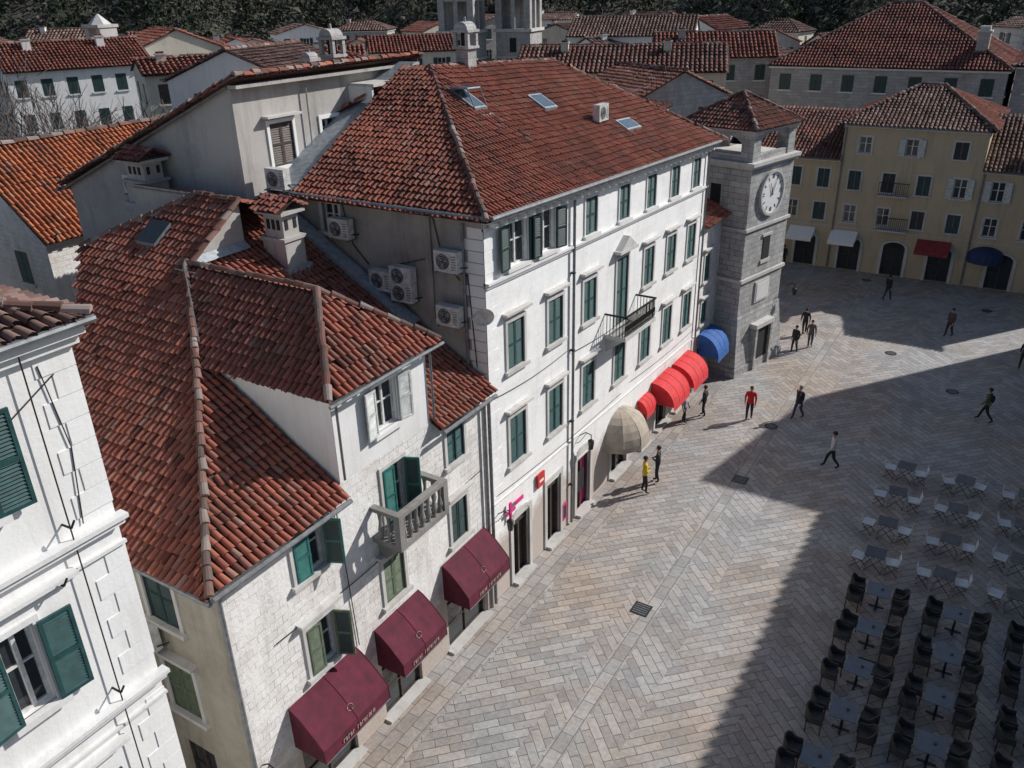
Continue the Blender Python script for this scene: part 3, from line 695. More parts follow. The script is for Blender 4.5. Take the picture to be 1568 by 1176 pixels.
def chimney(name,x,y,z0,w,d,h,cap='tile',mat='white'):
    e=empty(name); mb=MB()
    mb.box(x-w/2,x+w/2,y-d/2,y+d/2,z0,z0+h*.55,mat); mb.box(x-w/2+.08,x+w/2-.08,y-d/2+.08,y+d/2-.08,z0+h*.55,z0+h,mat)
    mb.box(x-w/2-.06,x+w/2+.06,y-d/2-.06,y+d/2+.06,z0+h*.52,z0+h*.58,mat); mb.box(x-w/2-.1,x+w/2+.1,y-d/2-.1,y+d/2+.1,z0+h,z0+h+.1,mat)
    for s in(-.22,0,.22): mb.box(x+s*w-.06,x+s*w+.06,y-d/2+.06,y-d/2+.09,z0+h*.72,z0+h*.9,'dark')
    for s in(-.22,.22): mb.box(x+w/2-.09,x+w/2-.06,y+s*d-.06,y+s*d+.06,z0+h*.72,z0+h*.9,'dark')
    mb.box(x-w/2-.12,x+w/2+.12,y-d/2-.12,y+d/2+.12,z0-.3,z0+.06,'flash')
    mb.build('stack',e)
    t=z0+h+.1
    tiles('cap_tiles',e,[(x-w/2-.15,y-d/2-.2,t),(x+w/2+.15,y-d/2-.2,t),(x+w/2+.15,y,t+.3),(x-w/2-.15,y,t+.3)],(1,0,0),pal=DRED,su=.2,sv=.25)
    tiles('cap_tiles',e,[(x-w/2-.15,y+d/2+.2,t),(x+w/2+.15,y+d/2+.2,t),(x+w/2+.15,y,t+.3),(x-w/2-.15,y,t+.3)],(1,0,0),pal=DRED,su=.2,sv=.25)
    ridge('cap_ridge',e,[(x-w/2-.15,y,t+.3),(x+w/2+.15,y,t+.3)],.09)
    return e
chimney('chimney',-6.1,17.7,12.3,.95,.8,1.7,mat='aplast')
chimney('chimney',-12.6,17.9,13.6,1.1,.9,1.4,mat='aplast')
def ornate(x,y,z0,h,name='ornate_chimney'):
    mb=MB(); w=.55
    mb.box(x-w/2,x+w/2,y-w/2,y+w/2,z0-.6,z0+h*.4,'gstone'); mb.box(x-w/2-.1,x+w/2+.1,y-w/2-.1,y+w/2+.1,z0+h*.4,z0+h*.46,'gstone')
    for sx in(-1,1):
        for sy in(-1,1): mb.box(x+sx*w/2-.07,x+sx*w/2+.07,y+sy*w/2-.07,y+sy*w/2+.07,z0+h*.46,z0+h*.78,'gstone')
    mb.box(x-.12,x+.12,y-.12,y+.12,z0+h*.46,z0+h*.78,'dark')
    mb.box(x-w/2-.12,x+w/2+.12,y-w/2-.12,y+w/2+.12,z0+h*.78,z0+h*.84,'gstone')
    n=8; vs=[];
    for s in(-1,1):
        for i in range(n+1):
            t=math.pi*i/n; vs.append((x+(w/2+.04)*math.cos(t),y+s*(w/2+.04),z0+h*.84+.28*math.sin(t)))
    mb.add(vs,[(i,i+1,n+2+i,n+1+i) for i in range(n)]+[tuple(range(n+1)),tuple(range(n+1,2*n+2))],'gstone')
    mb.tube((x,y,z0+h*.84+.25),(x,y,z0+h*.84+.45),.07,'gstone',6,.03)
    return mb.build(name)
ornate(-10,25,17.2,1.6); ornate(-6.0,28,17.4,1.5); ornate(-20,34,14.8,2.6)
# ================================================================== narrow house
E=empty('narrow_stone_house')
mb=MB(); T=TX(-.15)
nw=[(40.5,41.3,5.9,7.3),(40.5,41.3,3.5,4.7),(40.4,41.6,.02,2.1)]
wall(mb,T,39.3,43.0,0,9.1,nw,'bstone'); mb.poly([(-.15,43,0),(-6,43,0),(-6,43,9.1),(-.15,43,9.1)],'bstone'); mb.build('walls',E)
mb=MB(); window(mb,T,*nw[0],'closed','teal'); window(mb,T,*nw[1],'closed','teal'); glass(mb,T,*nw[2],fm='wood'); mb.tube((.0,39.5,9),( .0,39.5,.1),.05,'metal',6); mb.build('windows',E)
tiles('roof',E,[(.3,39.3,9.05),(.3,43.0,9.05),(-6,43.0,11.6),(-6,39.3,11.6)],(0,1,0),pal=RED)
# ================================================================== CLOCK TOWER
E=empty('clock_tower')
P0=Vector((1.25,42.6)); th=math.radians(14); r_=Vector((math.sin(th),math.cos(th))); l_=Vector((-math.cos(th),math.sin(th)))
def TT(a,b,z):
    p=P0+r_*a+l_*b; return (p.x,p.y,z)
Wd=4.3
mb=MB()
def tb(e,z0,z1,mat,e2=None):
    e2=e if e2 is None else e2
    lo=[TT(-e,-e,z0),TT(Wd+e,-e,z0),TT(Wd+e,Wd+e,z0),TT(-e,Wd+e,z0)]; hi=[TT(-e2,-e2,z1),TT(Wd+e2,-e2,z1),TT(Wd+e2,Wd+e2,z1),TT(-e2,Wd+e2,z1)]
    mb.add(lo+hi,[(0,1,5,4),(1,2,6,5),(2,3,7,6),(3,0,4,7),(4,5,6,7),(0,3,2,1)],mat)
tb(.42,0,.5,'tower'); tb(.36,.5,3.4,'tower',.08); tb(0.03,3.4,11.5,'tower',0.0)
tb(.14,5.4,5.58,'trim'); tb(.12,8.2,8.36,'trim'); tb(.15,11.45,11.6,'trim'); tb(.26,11.6,11.78,'trim')
for a in(0.05,Wd-.75):
    for b in(0.05,Wd-.75): mb.box(a,a+.7,b,b+.7,11.78,13.2,'tower',TT); mb.box(a-.06,a+.76,b-.06,b+.76,13.08,13.2,'trim',TT)
for (fa,) in (((lambda u,w,z:TT(u,w,z)),),((lambda u,w,z:TT(w,u,z)),)):
    n=8; c0=Wd/2; rr=(Wd-1.5)/2
    for i in range(n):
        t0=math.pi*i/n;t1=math.pi*(i+1)/n
        q=[(c0+rr*math.cos(t),12.45+.62*math.sin(t)) for t in(t0,t1)]
        mb.add([fa(q[0][0],.15,q[0][1]),fa(q[1][0],.15,q[1][1]),fa(q[1][0],.15,13.2),fa(q[0][0],.15,13.2),fa(q[0][0],.5,q[0][1]),fa(q[1][0],.5,q[1][1])],[(0,1,2,3),(0,1,5,4)],'tower')
mb.box(.75,Wd-.75,.1,.3,11.78,12.1,'tower',TT); mb.box(.1,.3,.75,Wd-.75,11.78,12.1,'tower',TT)
mb.tube(TT(Wd/2,Wd/2,12.9),TT(Wd/2,Wd/2,12.3),.25,'iron',12,.5)
mb.box(-.08,Wd+.08,-.08,Wd+.08,13.2,13.35,'trim',TT)
mb.box(1.9,2.6,-.05,.1,6.3,7.6,'dark',TT); mb.box(1.75,2.75,-.09,.05,6.1,6.3,'trim',TT); mb.box(1.75,2.75,-.09,.05,7.6,7.75,'trim',TT)
mb.box(1.5,3.0,-.1,.05,3.9,5.1,'trim',TT); mb.box(1.62,2.88,-.12,.0,4.0,5.0,'ptrim',TT)
mb.box(1.5,2.9,-.40,-.2,.1,2.4,'dark',TT); mb.box(1.3,1.5,-.55,.0,0,2.5,'tower',TT); mb.box(2.9,3.1,-.55,0,0,2.5,'tower',TT); mb.box(1.25,3.15,-.6,0,2.5,2.75,'trim',TT)
mb.box(-.05,.1,1.7,2.3,9.3,10.5,'dark',TT); mb.box(-.05,.1,1.7,2.3,6.3,7.2,'dark',TT)
mb.build('tower_body',E)
mb=MB(); cz=9.95; ca=2.15; R_=1.08; n=36
def disc(r,b,mat): mb.poly([TT(ca+r*math.cos(2*math.pi*i/n),b,cz+r*math.sin(2*math.pi*i/n)) for i in range(n)],mat)
for i in range(n):
    t0=2*math.pi*i/n;t1=2*math.pi*(i+1)/n
    q=[(ca+r*math.cos(t),cz+r*math.sin(t)) for t in (t0,t1) for r in (R_,R_+.13)]
    mb.add([TT(a,-.16,z) for a,z in q]+[TT(a,.0,z) for a,z in q],[(0,1,3,2),(1,5,7,3),(0,4,6,2)],'trim')
disc(R_,-.08,'whitep')
for i in range(12):
    t=2*math.pi*i/12; ct,st=math.cos(t),math.sin(t)
    for off in ((0,) if i%3 else (-.06,.06)):
        a=[(ca+r*ct-(off+s)*st,cz+r*st+(off+s)*ct) for r,s in((.76,-.03),(.98,-.03),(.98,.03),(.76,.03))]
        mb.add([TT(x,-.095,z) for x,z in a],[(0,1,2,3)],'black')
for t,Lr,w in ((math.radians(115),.58,.055),(math.radians(60),.85,.04)):
    ct,st=math.cos(t),math.sin(t); a=[(ca+r*ct-s*st,cz+r*st+s*ct) for r,s in((-.15,-w),(Lr,-w*.4),(Lr,w*.4),(-.15,w))]
    mb.add([TT(x,-.12,z) for x,z in a],[(0,1,2,3)],'black')
mb.build('clock_face',E)
e_=.22; zc=13.35; C4=[TT(-e_,-e_,zc),TT(Wd+e_,-e_,zc),TT(Wd+e_,Wd+e_,zc),TT(-e_,Wd+e_,zc)]; apx=TT(Wd/2,Wd/2,14.85)
for i in range(4):
    a=Vector(C4[i]);b=Vector(C4[(i+1)%4]); tiles('roof',E,[a,b,apx],b-a,pal=OLD+RED)
    ridge('hips',E,[(a.x,a.y,a.z+.06),(apx[0],apx[1],apx[2]+.06)],.1)
# ================================================================== generic house
def house(name,cx,cy,w,d,ze,zr,rot,wm='white',pal=OLD,kind='gable',cols=3,rows=2,su=.42,sv=.6,fl=3.0,sh_='closed',shm='dgreen',z0=0,ww=1.0,wh=1.5,sides=True,bed='tilebed2',trim='ptrim',chim=0):
    E=empty(name); c,s=math.cos(rot),math.sin(rot)
    def W(x,y,z): return (cx+c*x-s*y,cy+s*x+c*y,z)
    mb=MB(); wb=MB()
    Ts=[(lambda u,v,z:W(u,-d/2-v,z),w,cols),(lambda u,v,z:W(u,d/2+v,z),w,0),(lambda u,v,z:W(w/2+v,u,z),d,max(1,int(cols*d/w)) if sides else 0),(lambda u,v,z:W(-w/2-v,u,z),d,max(1,int(cols*d/w)) if sides else 0)]
    for T,ln,n in Ts:
        ops=[]
        for r in range(rows if n else 0):
            zt=ze-.7-r*fl
            if zt-wh<z0+.3: break
            for i in range(n):
                u=-ln/2+ln*(i+.5)/n; ops.append((u-ww/2,u+ww/2,zt-wh,zt))
        wall(mb,T,-ln/2,ln/2,z0,ze,ops,wm)
        for o in ops:
            stl=random.choice(['closed','open','none','open']) if sh_=='mix' else sh_
            wb.box(o[0]-.12,o[1]+.12,-.02,.1,o[2]-.12,o[2],trim,T)
            glass(wb,T,*o)
            if stl=='closed': wb.box(o[0]+.02,(o[0]+o[1])/2-.015,-.06,-.01,o[2]+.02,o[3]-.02,shm,T); wb.box((o[0]+o[1])/2+.015,o[1]-.02,-.06,-.01,o[2]+.02,o[3]-.02,shm,T)
            if stl=='open': wb.box(o[0]-ww/2,o[0]-.02,.02,.07,o[2],o[3],shm,T); wb.box(o[1]+.02,o[1]+ww/2,.02,.07,o[2],o[3],shm,T)
    e=.35
    if kind=='gable':
        for s_ in(-1,1): mb.poly([W(s_*w/2,-d/2,ze),W(s_*w/2,d/2,ze),W(s_*w/2,0,zr-.05)],wm)
        A=[W(-w/2-.2,0,zr),W(w/2+.2,0,zr)]
        zz=ze-.05
        for s_ in(-1,1): tiles('roof',E,[W(-w/2-.2,s_*(d/2+e),zz),W(w/2+.2,s_*(d/2+e),zz),A[1],A[0]],Vector(A[1])-Vector(A[0]),pal,su,sv,3,bed)
        ridge('ridge',E,[(p[0],p[1],p[2]+.05) for p in A],.16,step=.6)
    elif kind=='gablef':
        for s_ in(-1,1): mb.poly([W(-w/2,s_*d/2,ze),W(w/2,s_*d/2,ze),W(0,s_*d/2,zr-.05)],wm)
        A=[W(0,-d/2-.2,zr),W(0,d/2+.2,zr)]
        for s_ in(-1,1): tiles('roof',E,[W(s_*(w/2+e),-d/2-.2,ze-.05),W(s_*(w/2+e),d/2+.2,ze-.05),A[1],A[0]],Vector(A[1])-Vector(A[0]),pal,su,sv,3,bed)
        ridge('ridge',E,[(p[0],p[1],p[2]+.05) for p in A],.16,step=.6)
    else:
        if w>=d: A=[W(-w/2+d/2,0,zr),W(w/2-d/2+.01,0,zr)]
        else: A=[W(0,-d/2+w/2,zr),W(0,d/2-w/2,zr)]
        q=[W(-w/2-e,-d/2-e,ze),W(w/2+e,-d/2-e,ze),W(w/2+e,d/2+e,ze),W(-w/2-e,d/2+e,ze)]
        if w>=d: pol=[([q[0],q[1],A[1],A[0]],(c,s,0)),([q[2],q[3],A[0],A[1]],(c,s,0)),([q[1],q[2],A[1]],(-s,c,0)),([q[3],q[0],A[0]],(-s,c,0))]
        else: pol=[([q[0],q[1],A[0]],(c,s,0)),([q[2],q[3],A[1]],(c,s,0)),([q[1],q[2],A[1],A[0]],(-s,c,0)),([q[3],q[0],A[0],A[1]],(-s,c,0))]
        for p,U in pol: tiles('roof',E,p,U,pal,su,sv,3,bed)
        up=lambda p:(p[0],p[1],p[2]+.06)
        if w>=d: hl=[[q[0],A[0]],[q[3],A[0]],[q[1],A[1]],[q[2],A[1]],[A[0],A[1]]]
        else: hl=[[q[0],A[0]],[q[1],A[0]],[q[2],A[1]],[q[3],A[1]],[A[0],A[1]]]
        for h in hl:
            if (Vector(h[0])-Vector(h[1])).length>.3: ridge('hips',E,[up(h[0]),up(h[1])],.15,step=.6)
        mb.box(-w/2-.2,w/2+.2,-d/2-.2,d/2+.2,ze-.2,ze-.05,'ptrim',W)
    for i in range(chim):
        x=(-.28+.5*i)*w; y=-.12*d
        mb.box(x-.35,x+.35,y-.3,y+.3,ze,zr+.3,wm,W); mb.box(x-.42,x+.42,y-.37,y+.37,zr+.3,zr+.4,'trim',W); mb.box(x-.28,x+.28,y-.22,y+.22,zr+.4,zr+.55,'under',W)
    mb.build('walls',E)
    if wb.f: wb.build('windows',E)
    return E
# ---------------- yellow building (facade y=65.3)
E=empty('yellow_building')
mb=MB(); wb=MB(); T=TY(65.3)
secs=[(-9,1.3,8.2,0),(1.3,10.6,10.7,1),(10.6,15.2,8.15,0),(15.2,20.3,11.0,1)]
for x0,x1,ze,tp in secs:
    n=max(2,round((x1-x0)/2.15)); ops=[];kinds=[]
    for i in range(n):
        u=x0+(x1-x0)*(i+.5)/n
        ops.append((u-.42,u+.42,6.1,7.45)); kinds.append(random.choice(['c','o','n','c']))
        ops.append((u-.42,u+.42,3.65,4.95)); kinds.append(random.choice(['c','o','n','c','n']))
    if tp:
        for i in range(3):
            u=x0+(x1-x0)*(i+.5)/3; ops.append((u-.42,u+.42,8.75,9.9)); kinds.append(['n','o','c'][i])
    sh2=[]
    ng=max(1,round((x1-x0)/3.2))
    for i in range(ng):
        u=x0+(x1-x0)*(i+.5)/ng; sh2.append((u-.75,u+.75,.02,2.1))
    wall(mb,T,x0,x1,0,ze,ops+sh2,'yellow')
    for o,k2 in zip(ops,kinds):
        tw=.12
        wb.box(o[0]-tw,o[0],-.02,.04,o[2],o[3],'trim',T); wb.box(o[1],o[1]+tw,-.02,.04,o[2],o[3],'trim',T); wb.box(o[0]-tw,o[1]+tw,-.02,.045,o[3],o[3]+tw,'trim',T); wb.box(o[0]-.2,o[1]+.2,-.02,.12,o[2]-.1,o[2],'trim',T)
        glass(wb,T,*o)
        m_=random.choice(['dgreen','black','dgreen'])
        if k2=='c': leaf(wb,T,o[0],-.06,.4,o[2],o[3],0,m_,sp=.12); leaf(wb,T,o[1],-.06,-.4,o[2],o[3],0,m_,sp=.12)
        if k2=='o': leaf(wb,T,o[0]-.02,.07,-.4,o[2],o[3],.1,'wshut',sp=.12); leaf(wb,T,o[1]+.02,.07,.4,o[2],o[3],.1,'wshut',sp=.12)
    for o in sh2:
        glass(wb,T,*o,fm='wood')
        wb.box(o[0]-.22,o[0],-.02,.07,0,o[3],'trim',T); wb.box(o[1],o[1]+.22,-.02,.07,0,o[3],'trim',T)
        nn=8;cu=(o[0]+o[1])/2
        for k2 in range(nn):
            t0=math.pi*k2/nn;t1=math.pi*(k2+1)/nn; q=[(cu+r*math.cos(t),o[3]+r*.6*math.sin(t)) for t in(t0,t1) for r in(.75,.97)]
            wb.add([T(u,.07,z) for u,z in q]+[T(u,-.01,z) for u,z in q],[(0,1,3,2),(1,5,7,3)],'trim')
            wb.add([T(cu,.01,o[3]),T(q[0][0],.01,q[0][1]),T(q[2][0],.01,q[2][1])],[(0,1,2)],'dark')
    wb.box(x0,x1,-.01,.3,ze-.15,ze,'ptrim',T); wb.box(x0,x1,-.01,.05,3.2,3.26,'trim',T)
    wb.tube((x0+.12,65.2,ze-.2),(x0+.12,65.2,0.1),.06,'metal',6); wb.tube((x0,64.85,ze),(x1,64.85,ze),.08,'metal',6)
for xx in (-9,1.3,10.6,15.2,20.3):
    mb.poly([(xx,65.3,0),(xx,76,0),(xx,76,10.6 if 1<xx<16 else 8),(xx,65.3,10.6 if 1<xx<16 else 8)],'yellow')
mb.poly([(20.3,65.3,0),(20.3,75,0),(20.3,75,11),(20.3,65.3,11)],'yellow')
for u,z in((5.3,6.0),(5.6,3.5)):
    wb.box(u-1,u+1,0,.7,z-.1,z,'trim',T)
    for q in np.arange(u-1,u+1.01,.13): wb.tube(T(q,.68,z),T(q,.68,z+.9),.02,'iron',4)
    wb.box(u-1,u+1,.65,.7,z+.9,z+.95,'iron',T)
mb.build('walls',E); wb.build('windows',E)
tiles('roof_left',E,[(-9.3,64.8,8.2),(1.3,64.8,8.2),(1.3,71,11.0),(-9.3,71,11.0)],(1,0,0),pal=RED+OLD,su=.28,sv=.4,seg=3)
tiles('roof_right',E,[(10.6,64.8,8.15),(15.2,64.8,8.15),(15.2,71,11.2),(10.6,71,11.2)],(1,0,0),pal=OLD,su=.28,sv=.4,seg=3)
ap=(5.2,70.9,12.9);ap2=(6.8,70.9,12.9)
tiles('roof_mid',E,[(.9,64.8,10.7),(11.0,64.8,10.7),ap2,ap],(1,0,0),pal=OLD,su=.28,sv=.4,seg=3)
tiles('roof_mid_side',E,[(11.0,64.8,10.7),(11.0,77,10.7),ap2],(0,1,0),pal=RED,su=.28,sv=.4,seg=3)
tiles('roof_mid_side',E,[(.9,64.8,10.7),(.9,77,10.7),ap],(0,1,0),pal=RED,su=.28,sv=.4,seg=3)
tiles('roof_mid_back',E,[(.9,77,10.7),(11,77,10.7),ap2,ap],(1,0,0),pal=RED,su=.28,sv=.4,seg=3)
ridge('ridges',E,[(.9,64.8,10.8),(5.2,70.9,12.98),(6.8,70.9,12.98),(11,64.8,10.8)],.15)
tiles('roof_end',E,[(15.0,64.8,11.0),(20.6,64.8,11.0),(20.6,70,12.2),(15,70,12.2)],(1,0,0),pal=RED,su=.3,sv=.42,seg=3)
def flatawn(x0,x1,name,mat,zt=3.0,zb=2.4,pr=1.2):
    mb=MB(); T=TY(65.3)
    mb.add([T(x0,.03,zt),T(x1,.03,zt),T(x1,pr,zb),T(x0,pr,zb),T(x1,pr,zb-.25),T(x0,pr,zb-.25)],[(0,1,2,3),(3,2,4,5)],mat)
    mb.poly([T(x0,.03,zt),T(x0,pr,zb),T(x0,.03,zb)],mat); mb.poly([T(x1,.03,zt),T(x1,pr,zb),T(x1,.03,zb)],mat)
    for x in(x0,x1): mb.tube(T(x,.03,zb),T(x,pr,zb-.02),.02,'metal',4)
    mb.build(name)
M['dredc']=simple('faded_red_canvas',(.24,.03,.035),.8,0,.2,3); M['navyc']=simple('navy_canvas',(.02,.035,.10),.8,0,.2,3)
flatawn(-1.7,.2,'white_awning','whitep'); flatawn(1.4,3.3,'white_awning','whitep'); flatawn(7.4,9.6,'red_shop_awning','dredc')
dome('navy_awning',0,2.4,3.0,2.2,1.2,'navyc',x0=0); o=bpy.data.objects['navy_awning']; o.rotation_euler=(0,0,-math.pi/2); o.location=(11.9,65.25,0)
# ---------------- grey palace (y=88)
house('grey_stone_palace',-.3,97,20.6,18,12.6,17.9,0,'gstone',RED+DRED,'hip',7,2,su=.32,sv=.48,fl=3.6,shm='dgreen',ww=1.1,wh=1.5)
house('stone_palace_wing',19.5,97,18.0,16,12.9,15.6,0,'gstone',RED+DRED,'hip',6,2,su=.32,sv=.48,fl=3.6,ww=1.1,wh=1.5)
mb=MB(); mb.box(6.9,7.9,90,91,11,15.6,'gstone'); mb.box(6.8,8.0,89.9,91.1,15.6,15.75,'trim'); mb.box(7,7.8,90.1,90.9,15.75,16.1,'trim'); mb.build('stone_chimney')
# ---------------- buildings on the other sides of the square (they cast the long shadows)
house('cathedral_side_building',27.3,27.5,12,41,14.0,15.2,0,'gstone',OLD,'hip',3,3,su=.6,sv=.9)
E=empty('palace_by_square')
mb=MB(); fp=[(20.8,54.8),(23.0,65.4),(40,65.4),(40,54.8)]; H2=20.2
for i in range(4):
    a=fp[i];b=fp[(i+1)%4]; mb.poly([(a[0],a[1],0),(b[0],b[1],0),(b[0],b[1],H2),(a[0],a[1],H2)],'gstone')
mb.poly([(x,y,H2) for x,y in fp],'trim')
for r in range(5):
    for i in range(4):
        t=(i+.5)/4; x=20.8+2.2*t-.03; y=54.8+10.6*t; mb.box(x-.06,x,y-.5,y+.5,2+r*3.6,3.8+r*3.6,'glass')
        x=22+i*4.5; mb.box(x,x+1,54.7,54.78,2+r*3.6,3.8+r*3.6,'glass')
mb.build('walls',E)
# ---------------- background town
def pol(az,D): h=math.radians(az-32); return 13.2+D*math.sin(h),D*math.cos(h)
def bg(name,az,D,w,d,ze,zr,tw=0,**k):
    x,y=pol(az,D+d/2); rot=math.radians(32-az+tw); return house(name,x,y,w,d,ze,zr,rot,**k)
TH='town_house'
bg(TH,-26,92,13,9,14.2,16.4,12,wm='white',pal=RED,kind='gable',cols=6,rows=3,fl=3,sh_='closed',shm='dgreen',su=.34,sv=.5,chim=2)
bg(TH,-20.6,98,9,9,15.1,17.0,15,wm='cream',pal=RED,kind='gablef',cols=3,rows=2,shm='green')
bg(TH,-19.5,74,8,6,14.6,15.6,10,wm='cream',pal=RED,kind='gable',cols=3,rows=2,shm='wood',chim=1)
bg(TH,-15.0,56,9.5,8,15.2,17.0,-35,wm='white',pal=OLD,kind='gablef',cols=2,rows=2,shm='dgreen',su=.3,sv=.42)
bg(TH,-10.5,70,9,8,14.0,15.6,20,wm='gstone',pal=DRED,kind='hip',cols=3,rows=2,chim=1)
bg(TH,-6,105,10,8,13.6,15.2,5,wm='cream',pal=RED,kind='gable',cols=3,rows=2,sh_='mix')
bg(TH,8.3,108,15,9,14.6,16.6,-8,wm='white',pal=OLD,kind='gable',cols=4,rows=2,sh_='mix')
bg(TH,7.6,80,19,9,13.0,15.0,-4,wm='cream',pal=DRED+OLD,kind='gable',cols=6,rows=2,shm='wood',chim=2)
bg(TH,9.4,60,7.5,8,13.0,14.7,35,wm='gstone',pal=RED+OLD,kind='gablef',cols=2,rows=2,shm='dgreen',su=.3,sv=.42)
bg(TH,13.2,93,12,8,13.2,15.4,6,wm='gstone',pal=RED,kind='gable',cols=4,rows=3,shm='dgreen',chim=1)
bg(TH,15.0,72,9,7,9.5,11.2,-10,wm='cream',pal=RED+OLD,kind='hip',cols=3,rows=2)
bg(TH,2.6,70,9,8,12.2,13.7,-20,wm='cream',pal=OLD,kind='hip',cols=3,rows=2)
bg(TH,-2.5,82,10,8,11.2,13.0,10,wm='gstone',pal=DRED,kind='gable',cols=3,rows=2)
house('orange_roof_house',-27.5,27,9,15,10.4,14.0,0,wm='bstone',pal=ORG,kind='gablef',cols=2,rows=3,su=.25,sv=.36,shm='green')
house(TH,-16,11.2,12,7,9.8,12.2,0,wm='alley',pal=DRED+OLD,kind='gable',cols=2,rows=2,su=.25,sv=.36)
house(TH,-27,8,10,12,10.5,13.0,.3,wm='alley',pal=OLD,kind='hip',cols=2,rows=2,su=.3,sv=.42)
house(TH,-16,50,16,12,12.5,15.0,.15,wm='alley',pal=DRED,kind='hip',cols=4,rows=2,su=.34,sv=.5)
house(TH,-33,47,12,12,11.5,13.3,.4,wm='cream',pal=RED,kind='hip',cols=3,rows=2,su=.34,sv=.5)
walls_=['white','cream','white','white','gstone','cream']
for D in (104,122,142,163):
    a=-31+random.uniform(0,2)
    while a<31:
        if not(10<a<31 and D<120) and not(-6<a<4.5 and D<128):
            yy=random.uniform(40,85) if D<130 else random.uniform(22,62)
            zr=20-D*(.0108+.00067*yy); ze=zr-random.uniform(1.1,1.9)
            w=random.uniform(6,10)
            bg(TH,a,D+random.uniform(-5,5),w,random.uniform(5,8),ze,zr,random.uniform(-45,45),wm=random.choice(walls_),pal=random.choice([RED,OLD,DRED,OLD]),kind=random.choice(['gable','gablef','gablef','hip']),cols=random.choice([2,3]),rows=2,sh_='mix',su=.5,sv=.7,chim=random.choice([0,0,1,1]))
        a+=random.uniform(3.8,6.6)*120/D
def belltower(az,D,w,h):
    x,y=pol(az,D); rot=math.radians(32-az-20); c,s=math.cos(rot),math.sin(rot); W=lambda a,b,z:(x+c*a-s*b,y+s*a+c*b,z)
    mb=MB(); q=w/2
    mb.box(-q,q,-q,q,0,14.5,'gstone',W); mb.box(-q-.3,q+.3,-q-.3,q+.3,14.5,14.9,'trim',W); mb.box(-q-.2,q+.2,-q-.2,q+.2,11,11.25,'trim',W)
    for sx in(-1,1):
        for sy in(-1,1): mb.box(sx*q-(.9 if sx>0 else 0),sx*q+(.9 if sx<0 else 0),sy*q-(.9 if sy>0 else 0),sy*q+(.9 if sy<0 else 0),14.9,18.6,'gstone',W)
    mb.box(-.3,.3,-q+.05,q-.05,14.9,18.6,'gstone',W); mb.box(-q+.05,q-.05,-.28,.28,14.9,18.6,'gstone',W)
    mb.box(-q,q,-q,q,18.6,20.5,'gstone',W); mb.box(-q-.3,q+.3,-q-.3,q+.3,20.5,20.9,'trim',W)
    mb.box(-.5,.5,-q-.04,-q+.1,8,10,'dark',W); mb.box(-.5,.5,-q-.04,-q+.1,11.8,13.7,'dark',W)
    mb.tube(W(0,0,20.9),W(0,0,23),q*.8,'gstone',8); mb.tube(W(0,0,23),W(0,0,25.5),q*.85,'trim',8,.1)
    mb.build('bell_tower')
belltower(-2.6,128,5.2,26); belltower(1.0,130,5.2,26)
x,y=pol(-24,104); mb=MB(); mb.box(x-1.3,x+1.3,y-1.3,y+1.3,0,15.5,'trim')
for sx in(-1,1): mb.box(x+sx*1.0-.3,x+sx*1.0+.3,y-1,y+1,15.5,17.3,'trim')
mb.box(x-1.4,x+1.4,y-1.2,y+1.2,17.3,17.6,'trim'); mb.tube((x,y,17.6),(x,y,18.6),1.2,'trim',6,.1); mb.build('church_belfry')
# ================================================================== HILL + trees
def hillz(a,D):
    return max(0,(D-175))*.42+ 3*math.sin(a*.31+1)+2*math.sin(a*.9+D*.03)
mb=MB(); As=np.linspace(-75,75,60); Ds=[168,176,190,210,235,270,320,400,520]
vs=[];
for a in As:
    for D in Ds:
        x,y=pol(a,D); vs.append((x,y,(hillz(a,D) if D>170 else -1)))
nD=len(Ds); fs=[(i*nD+j,(i+1)*nD+j,(i+1)*nD+j+1,i*nD+j+1) for i in range(len(As)-1) for j in range(nD-1)]
M['hill']=simple('hill_soil',(.06,.058,.045),.95,0,.5,.08); mb.add(vs,fs,'hill'); mb.build('hillside',smooth=True)
def leafmat():
    m,nt,b=newmat('foliage'); a=N(nt,'ShaderNodeAttribute'); a.attribute_name='Col'; L(nt,a.outputs['Color'],b.inputs['Base Color']); b.inputs['Roughness'].default_value=.9; b.inputs['Specular IOR Level'].default_value=.1
    return m
M['leaf']=leafmat()
NT=2800; per=30
ta=rng.uniform(-34,34,NT); tD=172+70*rng.random(NT)**1.2; R0=rng.uniform(1.3,3.2,NT)
hx=13.2+tD*np.sin(np.radians(ta-32)); hy=tD*np.cos(np.radians(ta-32)); hz=np.array([hillz(a,D) for a,D in zip(ta,tD)])
dirs=rng.normal(size=(NT,per,3)); dirs/=np.linalg.norm(dirs,axis=2,keepdims=True); rad=rng.uniform(.55,1.1,(NT,per,1))
cen=np.stack([hx,hy,hz+R0*1.3],1)[:,None]+dirs*rad*R0[:,None,None]*np.array([1,1,1.25])
sz=rng.uniform(.25,.6,(NT,per,1,1))*R0[:,None,None,None]*.5
q=rng.normal(size=(NT,per,4,3))*.6; q=q*sz
tri=cen[:,:,None]+q
vv=tri.reshape(-1,3); nf=len(vv)//4
me=bpy.data.meshes.new('hillside_trees'); me.from_pydata(vv.tolist(),[],[(4*i,4*i+1,4*i+2,4*i+3) for i in range(nf)]); me.materials.append(M['leaf'])
basec=np.array([(.050,.062,.038),(.036,.05,.032),(.068,.07,.048),(.085,.075,.062),(.028,.04,.028),(.10,.09,.078)])
cc=basec[rng.integers(0,6,NT)][:,None]*rng.uniform(.5,1.4,(NT,per,1)); cc=np.repeat(cc.reshape(-1,3),4,axis=0); cc=np.hstack([cc,np.ones((len(cc),1))])
